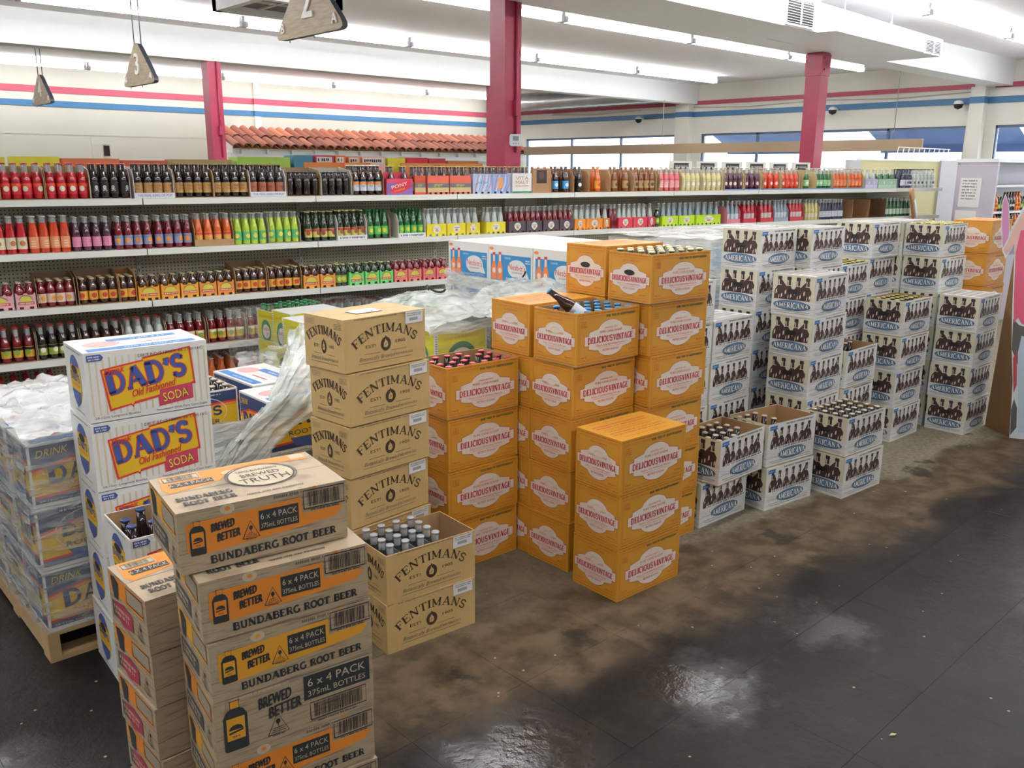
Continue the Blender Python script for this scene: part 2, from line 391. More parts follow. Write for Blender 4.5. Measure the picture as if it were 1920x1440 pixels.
# beams and columns
mb = MB(); mb.box(U0, U1, 13.25, 13.55, 3.35, ZC, beamm); struct(mb.build('beam'))
mb = MB(); mb.box(U0, U1, 6.2, 6.62, 3.35, ZC, beamm); struct(mb.build('beam'))
mb = MB(); mb.box(U0, U1, -.9, -.5, 3.35, ZC, beamm); struct(mb.build('beam'))
def column(u, v, w_, label, ztop=3.35, cond=True, plate=False):
    r = empty('column', (u, v, 0)); tag(r, label, 'column')
    m_ = MB(); h_ = w_/2; m_.box(-h_, h_, -h_, h_, 0, ztop, redp); m_.build('post', r)
    if plate:
        m_ = MB(); m_.box(-h_-.012, h_+.012, -h_-.012, h_+.012, ztop - .30, ztop - .02, redp)
        for z in (ztop-.08, ztop-.22): m_.tube((h_*-.4, -h_-.012, z), (h_*-.4, -h_-.03, z), .014, 8, redp)
        m_.build('bolted_bracket', r)
    if cond:
        m_ = MB(); m_.tube((h_*.3, -h_-.015, 1.95), (h_*.3, -h_-.015, ztop), .012, 8, redp); m_.build('conduit', r)
        m_ = MB(); m_.box(h_*.3-.03, h_*.3+.03, -h_-.045, -h_, 2.28, 2.42, redp); m_.build('junction_box', r)
    return r
column(5.78, 6.31, .205, 'tall red column with conduit and a thermostat, in the middle of the picture', 3.35)
column(11.67, 6.42, .22, 'red column with bolted bracket top near the windows at right', 3.35, cond=False, plate=True)
column(6.2, 13.38, .21, 'red column with chipped paint behind the left sign', 3.35)
column(11.95, 13.38, .21, 'red column mostly hidden behind the tall central column', 3.35)
# thermostat on the central column
r = empty('thermostat', (5.80, 6.195, 2.06)); tag(r, 'small white thermostat with grey screen on the tall red column', 'thermostat')
m_ = MB(); m_.prism([(-.05,-.055),(.05,-.055),(.062,-.04),(.062,.04),(.05,.055),(-.05,.055),(-.062,.04),(-.062,-.04)], -.028, 0, metalw); m_.build('housing', r)
m_ = MB(); m_.box(-.03, .025, -.031, -.028, -.005, .035, M('lcd', '8b99a0', .3)); m_.build('screen', r)
m_ = MB()
for q in (-.025, 0, .025): m_.box(q-.006, q+.006, -.032, -.028, -.035, -.025, M('grey_button', 'a8a8a4', .5))
m_.build('button_row', r)
r.rotation_euler[2] = -.5

# duct with grilles on beam
duct = empty('air_duct', (0, 0, 0)); tag(duct, 'long white rectangular air duct with louvred grilles under the ceiling', 'duct')
m_ = MB(); m_.box(-4, 9.38, 5.2, 6.18, 3.263, 3.66, beamm); m_.build('duct_body', duct)
m_ = MB(); k = [(9.38, 3.263), (9.79, 3.32), (12.70, 3.29), (12.70, 3.50), (9.38, 3.57)]; m_.prism(k, 5.2, 6.05, beamm); m_.build('duct_extension', duct)
for x in (9.18, 9.36, 9.91, 11.1):
    m_ = MB(); m_.box(x, x + .03, 5.185, 5.2, 3.32, 3.56, metalw); m_.tube((x + .015, 5.19, 3.5), (x + .015, 5.19, ZC), .006, 6, metalw); m_.build('strap', duct)
for a, b_, z0, z1 in ((8.72, 9.24, 3.30, 3.53), (12.16, 12.60, 3.31, 3.46), (5.3, 5.8, 3.33, 3.53)):
    m_ = MB(); m_.box(a-.03, b_+.03, 5.185, 5.2, z0-.025, z1+.025, metalw); m_.box(a, b_, 5.183, 5.186, z0, z1, dark); g = m_.build('grille', duct)
    m_ = MB(); n_ = 9
    for i in range(n_):
        z = z0 + (z1-z0)*(i+.3)/n_; m_.box(a, b_, 5.178, 5.184, z, z+.005, metalw)
    m_.box((a+b_)/2-.008, (a+b_)/2+.008, 5.168, 5.184, z0, z1, metalw); s_ = m_.build('louvre', g); s_['kind'] = 'stuff'
# second flat duct soffit behind beam: ceiling register box
reg = empty('ceiling_register', (5.7, 10.35, ZC)); tag(reg, 'white framed ceiling register with dark mesh behind the number 2 sign', 'register')
m_ = MB()
for a, b_, c_, d_ in ((-.55,.55,-.6,-.5),(-.55,.55,.5,.6),(-.55,-.45,-.6,.6),(.45,.55,-.6,.6)): m_.box(a, b_, c_, d_, -.14, 0, beamm)
m_.build('frame', reg); m_ = MB(); m_.box(-.45,.45,-.5,.5,-.06,-.04, M('register_mesh', '7d7a80', .6)); m_.build('mesh_screen', reg)
m_ = MB(); m_.box(-.02,.02,-.5,.5,-.08,-.06,metalw); m_.box(-.45,.45,-.02,.02,-.08,-.06,metalw); m_.build('cross_bar', reg)
# spiral duct beyond
m_ = MB(); sp_ = M('galvanised_duct', 'a9aeb0', .35, metal=.5, vary=.12, scale=3)
pr_ = [(.2 + (.012 if i % 4 == 0 else 0), i * .1) for i in range(60)]
q_ = Matrix.Rotation(-pi/2, 4, 'X'); q_.translation = (17.6, 13.8, 3.57); m_.lathe(pr_, 14, sp_, M4=q_)
tag(m_.build('spiral_duct'), 'galvanised spiral duct near the far corner beyond the tall red column', 'duct')

# fluorescent fixtures
def fixture(u0, v, L_, label, row):
    r = FX.get(); r.location = (u0, v, ZC - .03); tag(r, label, 'light', row); return r
def make_fixture():
    r = empty('fluorescent_light', (0, 0, 0)); L_ = 2.76
    m_ = MB(); m_.prism([(-.04,.03),(-.03,-.05),(.03,-.05),(.04,.03)], 0, L_, metalw)
    me = m_.build('housing', r); me.rotation_euler[2] = -pi/2
    for s_ in (-.045, .045):
        m_ = MB(); q = Matrix.Rotation(pi/2, 4, 'Y'); q.translation = (.05, s_, -.085); m_.lathe([(.012,0),(.021,.02),(.021,L_-.12),(.012,L_-.10)], 10, tube_m, M4=q); m_.build('tube', r)
    for x in (.0, L_ - .05):
        m_ = MB(); m_.box(x, x + .04, -.065, .065, -.112, -.045, M('lamp_holder', 'c9ccd2', .5)); m_.build('lamp_holder', r)
    return r
FX = Proto(make_fixture)
rows = [('near the tile roof', 19.1, .3, 14.84), ('before the far beam', 11.85, 0, 14.4), ('behind the near beam', 8.5, 0, 14.4),
        ('beside the duct', 4.98, 0, 14.4), ('off the near aisle', 1.9, 0, 14.4), ('over the shopper aisle', -2.6, 0, 14.4), ('of the far left bay', 16.0, 99, 0)]
for nm, v_, off, top_ in rows:
    if off == 99: continue
    k = 0; x = 17.2 - 2.8 + off
    while x > U0 + .3:
        ordn = ['first', 'second', 'third', 'fourth', 'fifth', 'sixth', 'seventh', 'eighth', 'ninth', 'tenth'][k]
        fixture(x, v_, 2.76, '%s ceiling tube light from the window wall, row %s' % (ordn, nm), 'ceiling lights ' + nm)
        x -= 2.8; k += 1

# hanging aisle signs
wood = M('wood_laminate', 'b7a384', .5, second='a08c6c', scale=6, stretch=(1, 1, 9), thr=(.35, .65))
edge_m = M('sign_edge', '3f4450', .5)
plast = M('white_letter', 'fbfaf6', .4)
def sign(num, u, v_, z, wv, hz, lab):
    r = empty('aisle_sign', (u, v_, z)); tag(r, lab, 'sign'); r.rotation_euler[2] = -pi/2
    # local x runs to the viewer's right, y away
    def rnd(pts, rad):
        o = []
        n_ = len(pts)
        for i in range(n_):
            P0, P1, P2 = Vector(pts[i-1]), Vector(pts[i]), Vector(pts[(i+1) % n_])
            a = P1 + (P0-P1).normalized()*rad; b = P1 + (P2-P1).normalized()*rad
            for t in range(5):
                t /= 4; o.append(tuple(a*(1-t)**2 + P1*2*t*(1-t) + b*t*t))
        return o
    out = rnd([(-wv/2, 0), (wv/2, 0), (0, hz*1.12)], .13)
    m_ = MB(); m_.prism(out, 0, .05, edge_m, wood); m_.build('board', r)
    for t_, x_, z_, h_ in ((num, 0, hz*.27, hz*.5), ('B', -wv*.36, hz*.10, hz*.15), ('A', wv*.36, hz*.10, hz*.15)):
        c_ = bpy.data.curves.new('letter', 'FONT'); c_.body = t_; c_.size = h_/.7; c_.align_x = 'CENTER'; c_.extrude = .006; c_.offset = h_*.022; c_.resolution_u = 4
        q_ = bpy.data.objects.new('letter', c_); me_ = bpy.data.meshes.new_from_object(q_); bpy.data.objects.remove(q_); me_.materials.clear(); me_.materials.append(plast)
        o_ = bpy.data.objects.new('numeral' if t_ == num else 'letter', me_); COL.objects.link(o_); o_.parent = r; o_.location = (x_, -.006, z_); o_.rotation_euler = (pi/2, 0, 0)
    for x in (-.1, .1):
        m_ = MB(); m_.tube((x, .025, hz*.8), (x, .025, ZC - z), .006, 6, M('rod_metal', '77777a', .4, metal=.6)); m_.build('hanging_rod', r)
    for x in (-.3*wv, .05*wv):
        m_ = MB(); m_.tube((x, .02, 0), (x, .02, -.025), .006, 5, steel); m_.build('hook', r)
sign('2', 4.0, 6.77, 2.86, 1.14, .52, 'nearest and largest triangular wood laminate sign, numbered two')
sign('3', 4.0, 10.50, 2.70, 1.0, .44, 'middle triangular wood laminate sign, numbered three')
sign('4', 4.0, 14.2, 2.665, .98, .40, 'farthest and smallest triangular wood laminate sign, numbered four')

# tile roof of the deli counter by the left wall
tiles_m = [M('clay_tile', '9a5236', .7, vary=.12, scale=5), M('clay_tile_dark', '86442c', .7, vary=.12, scale=5), M('clay_tile_light', 'ab6342', .7, vary=.12, scale=5)]
rf = empty('tile_roof', (8.75, 18.1, 2.19)); tag(rf, 'terracotta barrel tile roof over the counter along the far left wall', 'roof')
nT = 39; pitch = 8.8 / nT
def tile_mesh(m__):
    m_ = MB(); n_ = 6; L_ = .62
    for t in range(n_):
        a0, a1 = pi * t / n_, pi * (t + 1) / n_; r0, r1 = .105, .09
        for rr, fl_ in ((0, False), (-.014, True)):
            q = [(-(r0+rr)*cos(a0), 0, (r0+rr)*sin(a0)), (-(r0+rr)*cos(a1), 0, (r0+rr)*sin(a1)), (-(r1+rr)*cos(a1), L_, (r1+rr)*sin(a1)), (-(r1+rr)*cos(a0), L_, (r1+rr)*sin(a0))]
            m_.face(q if fl_ else q[::-1], m__, True)
        m_.face([(-r0*cos(a0), 0, r0*sin(a0)), (-r0*cos(a1), 0, r0*sin(a1)), (-(r0-.014)*cos(a1), 0, (r0-.014)*sin(a1)), (-(r0-.014)*cos(a0), 0, (r0-.014)*sin(a0))], m__)
    return m_.mesh('roof_tile')
TMs = [tile_mesh(x) for x in tiles_m]
for rw in range(2):
    for i in range(nT):
        o = bpy.data.objects.new('roof_tile', random.choice(TMs)); COL.objects.link(o); o.parent = rf
        o.location = (i * pitch + .1 + random.uniform(-.006, .006), rw * .50, .02 + rw * .20); o.rotation_euler = (radians(21 + random.uniform(-1, 1)), 0, random.uniform(-.02, .02))
m_ = MB(); m_.prism([(0, 0), (0, -.2), (8.7, -.2), (8.7, 0)], .12, .16, beamm); m_.build('fascia', rf)
m_ = MB(); m_.face([(0,0,0),(8.8,0,0),(8.8,1.05,.40),(0,1.05,.40)], kraft); m_.build('roof_deck', rf)
for i in range(14):
    m_ = MB(); m_.box(i*.6 + .2, i*.6 + .24, .02, .12, -.10, -.01, beamm); m_.build('rafter_tail', rf)
m_ = MB(); m_.face([(-.02,0,-.1),(-.02,1.0,.28),(-.02,1.0,.42),(-.02,0,.04)], beamm); m_.face([(-.001,0,.04),(-.001,1.0,.42),(-.001,1.0,.28),(-.001,0,-.1)], beamm); m_.face([(-.02,0,-.1),(-.02,0,.04),(-.001,0,.04),(-.001,0,-.1)], beamm); m_.build('end_board', rf)
m_ = MB(); m_.box(9.3, 17.6, 18.6, V1, 0, 2.15, white); struct(m_.build('deli_wall'))

# security camera domes and hanging valance board
for k, (v_, lab) in enumerate(((9.63, 'right of the right red column top'), (7.06, 'at the far right above the window'), (14.91, 'left of the white pilaster'))):
    r = empty('dome_camera', (U1 - .02, v_, 3.05)); tag(r, 'dark dome security camera on the blue stripe ' + lab, 'camera')
    m_ = MB(); m_.tube((0, 0, .02), (-.16, 0, .02), .03, 8, metalw); m_.build('arm', r)
    m_ = MB(); m_.lathe([(.01, -.1), (.07, -.07), (.09, 0), (.075, .05), (.02, .07)], 10, [dark, dark, metalw, metalw], cx=-.2); m_.build('dome', r)
m_ = MB(); m_.box(16.8, 16.86, 7.05, 17.6, 2.163, 2.372, M('valance_board', '9a8468', .5, vary=.06, scale=1.2)); vb = m_.build('valance_board')
tag(vb, 'long tan board hung in front of the windows', 'board')
for v_ in (7.6, 13.0):
    m_ = MB(); m_.tube((16.83, v_, 2.372), (16.83, v_, ZC if v_ < 13 or v_ > 13.6 else 3.35), .008, 6, M('wire', '8f9088', .5)); m_.build('hanging_wire', vb)

# ------------------------------------------------------------------ cartons: materials
P_ = lambda n, h, **k: M(n, h, k.pop('rough', .6), **k)
org = P_('orange_board', 'c98f2b', vary=.03, scale=10, rough=.5); orl = P_('orange_ink', 'b9561c'); cream = P_('cream_ink', 'e3d6c6'); crim = P_('crimson_ink', 'bb2a4b'); pinko = P_('pink_red_ink', 'c9503f')
blackink = P_('black_ink', '2a2526'); greyink = P_('grey_ink', '6b6258'); greenink = P_('stamp_ink', '5c6030')
kfm = P_('tan_board', 'bfa069', vary=.04, scale=12, stretch=(14, 1, 1)); kfi = P_('brown_print', '41321f')
sticker = P_('white_sticker', 'dfdfdd', rough=.4)
wht = P_('white_board', 'e4e3de', vary=.02, rough=.45); amw = P_('white_grain_board', 'e0e0dc', second='a3a5a6', scale=5, stretch=(1.2, 1.2, 34), thr=(.50, .75), rough=.5)
amg = P_('cream_board', 'd3d0b4', rough=.5); botb = P_('brown_bottle_ink', '3f2b27', rough=.5); botd = P_('dark_bottle_ink', '2f2a35', rough=.5); bhl = P_('bottle_highlight_ink', 'dccbbb', rough=.5)
nav = P_('steel_blue_ink', '274a6e'); ovf = P_('oval_blue_ink', '5f87a8'); lbl = P_('pale_blue_ink', 'a9c4d6'); tagb = P_('tag_blue_ink', '3c73ad')
bnd = P_('wood_print_board', 'ab977b', second='75644f', scale=4, stretch=(2.2, 2.2, 42), thr=(.50, .72)); bor = P_('bright_orange_ink', 'd9832a'); bye = P_('amber_ink', 'd99a2a'); bdk = P_('charcoal_ink', '2d3032'); btn = P_('tan_ink', 'c3b193')
redink = P_('red_ink', 'c8322c'); yel = P_('mustard_ink', 'd9b01f'); dblue = P_('royal_ink', '3d5293'); tan = P_('tan_stripe_ink', 'd3c5a0'); pinkink = P_('magenta_ink', 'c03a5c')
navy2 = P_('navy_ink', '2c3d63'); orng = P_('sunset_ink', 'd9882c'); bubY = P_('lemon_board', 'd8d32c', rough=.45); grn = P_('green_ink', '2f7a52'); nbl = P_('sky_label_ink', '2f7fb4'); nor_ = P_('orange_bottle_ink', 'e07a3e')

def dv_label(p, cx, cy, sx, sy, hole=None, emb=True):
    """scalloped cream badge, half-width sx, half-height sy"""
    def shape(g):
        a, b = sx + g, sy + g
        q = [(-a, -.26*sy-g), (-a, .22*sy+g), (-.84*a, .22*sy+g), (-.84*a, .42*sy+g), (-.66*a, .50*sy+g)]
        q += [(-.5*a*cos(radians(t)), b*(.42+.58*sin(radians(t)))) for t in range(15, 166, 15)]
        q += [(.66*a, .50*sy+g), (.84*a, .42*sy+g), (.84*a, .22*sy+g), (a, .22*sy+g), (a, -.26*sy-g), (.84*a, -.26*sy-g), (.84*a, -.46*sy-g), (.66*a, -.54*sy-g)]
        q += [(.5*a*cos(radians(t)), -b*(.46+.54*sin(radians(t)))) for t in range(15, 166, 15)]
        q += [(-.66*a, -.54*sy-g), (-.84*a, -.46*sy-g), (-.84*a, -.26*sy-g)]
        return [(cx+x, cy+y) for x, y in q]
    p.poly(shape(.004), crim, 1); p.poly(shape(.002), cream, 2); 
    p.slab('DELICIOUS', cx - sx*.42, cy - .19*sy, .35*sy, sx*.98, crim, 5, .23); p.slab('VINTAGE', cx + sx*.49, cy - .19*sy, .35*sy, sx*.80, crim, 5, .23)
    if not hole:
        p.text('PURE CANE SUGAR', cx, cy + .34*sy, .13*sy, pinko, 5, width=sx*.9)
        if not emb: p.text('SWEETENED WITH', cx, cy + .56*sy, .08*sy, pinko, 5, width=sx*.5)
    p.text('Enjoy a Cool Refreshing Memory', cx, cy - .40*sy, .11*sy, pinko, 5, width=sx*1.15)
    p.rect(cx - sx*.5, cy - .50*sy, cx + sx*.5, cy - .485*sy, pinko, 5)
    p.text('RETRO SODAS', cx, cy - .72*sy, .13*sy, crim, 5, width=sx*.62)
    if emb:
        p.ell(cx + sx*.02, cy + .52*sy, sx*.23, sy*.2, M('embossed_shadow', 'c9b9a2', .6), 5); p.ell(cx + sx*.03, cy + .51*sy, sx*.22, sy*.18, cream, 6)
    if hole: p.ell(cx, cy + .42*sy, sx*.27, sy*.19, dark, 6)
def dv_art(w_, h_, long, hole=False):
    p = Print()
    p.greek(.008, h_-.017, w_-.01, .006, orl, 1, 3); p.greek(.012, .008, w_-.012, .005, orl, 1, 5)
    p.line([(.014,.022),(w_-.014,.022),(w_-.014,h_-.026),(.014,h_-.026)], .0018, orl, 1, True)
    p.line([(.02,.028),(w_-.02,.028),(w_-.02,h_-.032),(.02,h_-.032)], .001, orl, 1, True)
    if long:
        dv_label(p, w_*.53, h_*.455, w_*.405, h_*.33, emb=False)
        for i in range(4): p.greek(.026, h_-.048-i*.008, .06, .005, orl, 1, i)
        p.greek(.026, .034, .062, .006, orl, 1); p.greek(w_-.07, .038, w_-.026, .006, pinko, 1)
        p.greek(w_*.45, h_-.036, w_-.03, .011, greenink, 2, 9)
    else:
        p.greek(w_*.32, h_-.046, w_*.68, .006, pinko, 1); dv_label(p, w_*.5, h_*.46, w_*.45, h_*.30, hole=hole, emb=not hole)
        p.greek(.026, .034, .06, .006, orl, 1); p.greek(w_-.07, .034, w_-.026, .006, orl, 1)
    return p
def dv_top(L, W):
    p = Print()
    for k, y in enumerate((.25, .34, .64, .73)): p.greek(.03, W*y, L-.05, .012, orl, 1, k)
    for k, y in enumerate((.12, .45, .55, .88)): p.greek(.05, W*y, L-.09, .006, orl, 1, k+9)
    return p
def fen_logo(p, cx, w_, h_, s):
    def arcf(x, y):
        R = w_*.62; a = x / R; return ((R + y) * sin(a), (R + y) * cos(a) - R)
    p.slab('FENTIMANS', cx, h_*.655, h_*.165, w_*.86, kfi, 3, .21, fn=arcf)
    p.text('EST!', cx - w_*.20, h_*.40, h_*.06, kfi, 3, width=w_*.13); p.text('1905', cx + w_*.20, h_*.42, h_*.06, kfi, 3, width=w_*.13)
    p.ell(cx, h_*.43, w_*.068, h_*.13, kfi, 3); p.poly([(cx + x*w_, h_*.43 + y*h_) for x, y in ((-.012,.125),(0,.165),(.014,.12))], kfi, 3)
    p.poly([(cx + x*w_, h_*.43 + y*h_) for x, y in ((-.03,-.055),(-.028,.02),(-.012,.055),(-.004,.10),(.006,.065),(.024,.03),(.03,-.03),(.012,-.07))], kfm, 4)
    p.line([(cx + x*w_, h_*.43 + y*h_) for x, y in ((-.012,-.03),(0,.02),(.012,-.02))], .002, kfi, 5)
    p.rect(cx - w_*.28, h_*.285, cx - w_*.07, h_*.292, kfi, 2); p.rect(cx + w_*.07, h_*.285, cx + w_*.28, h_*.292, kfi, 2)
    p.text('Botanically Brewed', cx - w_*.12, h_*.17, h_*.075, greyink, 3, width=w_*.46, sh=.35); p.text('BEVERAGES', cx + w_*.25, h_*.18, h_*.045, greyink, 3, width=w_*.23)
    p.rect(cx - w_*.36, h_*.12, cx + w_*.36, h_*.127, kfi, 2)
def fen_art(w_, h_, long):
    p = Print()
    if long: p.greek(.05, h_-.012, w_-.05, .004, greyink, 1, 2); fen_logo(p, w_*.49, w_*.92, h_, 1)
    else:
        fen_logo(p, w_*.5, w_*.95, h_, 1)
        for i in range(4): p.greek(.012, h_-.02-i*.006, .07, .0025, greyink, 1, i); p.greek(w_-.06, h_-.026-i*.006, w_-.012, .003, greyink, 1, i+7)
    return p
def a_bottle(p, x, y0, y1, wd, m=None):
    h_ = y1 - y0; m = m or botb
    sil = [(-.5,.0),(-.5,.30),(-.42,.42),(-.2,.58),(-.17,.86),(-.22,.88),(-.2,1),(.2,1),(.22,.88),(.17,.86),(.2,.58),(.42,.42),(.5,.30),(.5,0)]
    p.poly([(x + a*wd, y0 + b*h_) for a, b in sil], m, 3)
    p.rect(x - .2*wd, y0 + .88*h_, x + .2*wd, y0 + h_, botd, 4)
    p.rect(x - .12*wd, y0 + .60*h_, x - .03*wd, y0 + .84*h_, bhl, 4); p.rect(x - .2*wd, y0 + .60*h_, x + .2*wd, y0 + .63*h_, bhl, 4)
    for a, b, c_, d_ in ((-.36,.20,-.22,.44),(.20,.06,.34,.28),(-.05,.0,.04,.22)): p.poly([(x+a*wd, y0+b*h_), (x+c_*wd, y0+b*h_+.01), (x+c_*wd-.001, y0+d_*h_), (x+a*wd, y0+d_*h_-.01)], bhl, 4)
def am_art(w_, h_, long):
    p = Print(); yb = h_*.40
    p.poly([(0, yb), (w_, yb), (w_, h_), (0, h_)], amg if not long else wht, 1)
    if not long:
        xs = [w_*(.17 + .22*i) for i in range(4)]; wd = w_*.235; top = h_*.95
        p.poly([(xs[0]+wd*.15, h_*.86), (xs[0]+wd*.2, top-.02), (xs[1]+wd*.1, h_*.62), (xs[1], yb), (xs[0], yb)], botb, 2)
        p.poly([(xs[3]-wd*.15, h_*.86), (xs[3], yb), (xs[2], yb), (xs[2]+wd*.1, h_*.66)], botb, 2)
        for x in xs: a_bottle(p, x, yb, top, wd)
        p.poly([(w_*.03, 0), (w_*.03, yb), (w_*.0, yb), (0, 0)], amw, 3)
        p.poly([(w_*.36,h_*.61),(w_*.40,h_*.66),(w_*.60,h_*.655),(w_*.63,h_*.60),(w_*.58,h_*.54),(w_*.40,h_*.54)], dark, 6)
        p.poly([(w_*.90, yb), (w_, yb), (w_, h_*.97), (w_*.94, h_*.97), (w_*.93, h_*.6)], amg, 5)
        cx, cy_, rx, ry = w_*.49, h_*.265, w_*.44, h_*.12
    else:
        xs = [w_*(.13 + .145*i) for i in range(6)]; wd = w_*.135; top = h_*.88
        p.poly([(xs[0]+wd*.15, h_*.80), (xs[0]+wd*.3, h_*.82), (xs[1]-wd*.2, h_*.55), (xs[1]-wd*.2, yb), (xs[0], yb)], botb, 2)
        p.poly([(xs[5], h_*.86), (xs[5], yb), (xs[4], yb), (xs[4]+.15*wd, h_*.62)], botb, 2)
        for x in xs: a_bottle(p, x, yb + .004, top if x > xs[0] else top, wd)
        p.poly([(w_*.03,h_*.86),(w_*.03,h_*.95),(w_*.19,h_*.95),(w_*.17,h_*.905),(w_*.19,h_*.86)], tagb, 6); p.greek(w_*.05, h_*.89, w_*.15, .006, lbl, 7)
        p.greek(w_*.36, h_*.925, w_*.93, .008, greyink, 3, 4)
        p.rect(w_*.12, yb - .004, w_*.97, yb + .012, wht, 5); p.greek(w_*.14, yb, w_*.95, .009, botd, 6, 2)
        cx, cy_, rx, ry = w_*.53, h_*.245, w_*.29, h_*.13
    p.ell(cx, cy_, rx, ry, nav, 5, 28); p.ell(cx, cy_, rx*.965, ry*.88, ovf, 6, 28)
    f = lambda x, y: (x, y * (1.25 - .45*abs(x/(rx))) - abs(x/rx)*ry*.0)
    k = ry*1.02
    def f2(x, y):
        q = 1.18 - .42*min(1, abs(x)/rx)**1.5; return (x, (y - k*.5) * q)
    p.slab('AMERICANA', cx, cy_, k, rx*1.86, nav, 7, .26, fn=f2, pad=.0065)
    p.slab('AMERICANA', cx, cy_, k, rx*1.84, wht, 8, .25, fn=f2)
    p.greek(w_*.08, h_*.11, w_*.92, .004, greyink, 4); p.greek(w_*.12, h_*.07, w_*.88, .003, greyink, 4, 5)
    return p
def am_top(L, W):
    p = Print()
    for y0, y1 in ((.06,.26),(.34,.46),(.54,.66),(.74,.94)): p.rect(.06, W*y0, L*.88, W*y1, M('grain_top_ink', 'aba39c', .6, vary=.25, scale=40, stretch=(1, 8, 1)), 1)
    return p
def dads_oval(p, cx, cy_, rx, ry):
    p.ell(cx, cy_, rx, ry, yel, 2, 24)
    p.poly(arc(cx, cy_, rx, ry, 35, 145, 10), dblue, 3); p.poly(arc(cx, cy_, rx, ry, 28, 35, 2) + arc(cx, cy_, rx, ry, 145, 152, 2), orng, 3)
    p.ell(cx, cy_ + ry*.42, rx*.52, ry*.16, dark, 6)
    p.slab("DAD'S", cx, cy_ - ry*.02, ry*.30, rx*1.6, dblue, 5, .3)
    p.text('Old Fashioned', cx, cy_ - ry*.22, ry*.12, redink, 5, width=rx*1.5, sh=.3)
    p.poly([(cx - rx*.8, cy_ - ry*.42), (cx + rx*.8, cy_ - ry*.42), (cx + rx*.6, cy_ - ry*.8), (cx, cy_ - ry*1.12), (cx - rx*.6, cy_ - ry*.8)], dblue, 5)
def dads_art(w_, h_, long):
    p = Print(); X = lambda x, y: (x*w_, y*h_)
    if not long:
        dads_oval(p, w_*.5, h_*.52, w_*.27, h_*.36)
        p.greek(w_*.15, h_*.93, w_*.85, .004, blackink, 1); p.greek(w_*.3, h_*.06, w_*.8, .004, blackink, 1)
        return p
    for i in range(19):
        x = .03 + i*.052; p.rect(x*w_, .09*h_, (x+.013)*w_, .90*h_, tan, 1)
    o = [(.115,.735),(.455,.81),(.455,.84),(.855,.925),(.88,.36),(.85,.36),(.85,.15),(.56,.10),(.555,.235),(.355,.185),(.35,.14),(.33,.18),(.16,.13)]
    p.poly([X(*q) for q in o], redink, 2)
    cx_, cy_ = .5, .52
    inn = [(.13,.715),(.46,.785),(.46,.815),(.84,.90),(.862,.40),(.84,.385),(.58,.345),(.57,.27),(.36,.225),(.345,.18),(.332,.205),(.175,.165)]
    p.poly([X(*q) for q in inn], yel, 3)
    p.poly([X(*q) for q in ((.565,.115),(.845,.165),(.85,.385),(.57,.335))], pinkink, 4)
    p.slab("DAD'S", w_*.49, h_*.445, h_*.31, w_*.66, redink, 4, .27, ang=8, pad=.0065); p.slab("DAD'S", w_*.49, h_*.445, h_*.31, w_*.66, dblue, 5, .27, ang=8)
    [p.text('Drink', w_*.22 + d, h_*.655, h_*.095, redink, 6 + k, width=w_*.16, sh=.3, ang=9) for k, d in enumerate((0, .001))]
    [p.text('Old Fashioned', w_*.52 + d, h_*.335, h_*.105, redink, 7 + k, width=w_*.36, sh=.3, ang=9) for k, d in enumerate((0, .0012))]
    p.text('SODA', w_*.707, h_*.17, h_*.14, blackink, 6, width=w_*.225, ang=7); p.text('SODA', w_*.705, h_*.178, h_*.13, M('lemon_ink', 'e4dc3e', .5), 7, width=w_*.215, ang=7)
    p.poly([X(.02,.86),X(.02,.95),X(.13,.95),X(.15,.905),X(.13,.86)], dblue, 3); p.greek(w_*.03, h_*.91, w_*.12, .005, wht, 4); p.greek(w_*.035, h_*.875, w_*.12, .005, wht, 4, 3)
    p.text('24-12oz. Longneck Bottles', w_*.04, h_*.045, h_*.032, blackink, 3, width=w_*.36, al='l')
    p.text('Sweetened With Pure Cane Sugar', w_*.53, h_*.035, h_*.032, blackink, 3, width=w_*.44, al='l')
    p.text("DIET ROOTBEER 88 110116C", w_*.42, h_*.85, h_*.04, blackink, 8, width=w_*.54, al='l', ang=1)
    return p
def dads_top(L, W):
    p = Print(); p.rect(.02, W*.05, L-.03, W*.22, tagb, 1); p.rect(.12, W*.62, L-.05, W*.78, tagb, 1); p.greek(.14, W*.10, L*.8, .012, lbl, 2)
    p.greek(.2, W*.66, L*.8, .014, wht, 2); p.ell(.09, W*.5, .06, .05, M('pale_red_ink', 'd9a6a0', .6), 1); p.greek(.2, W*.36, L*.85, .010, redink, 1); return p
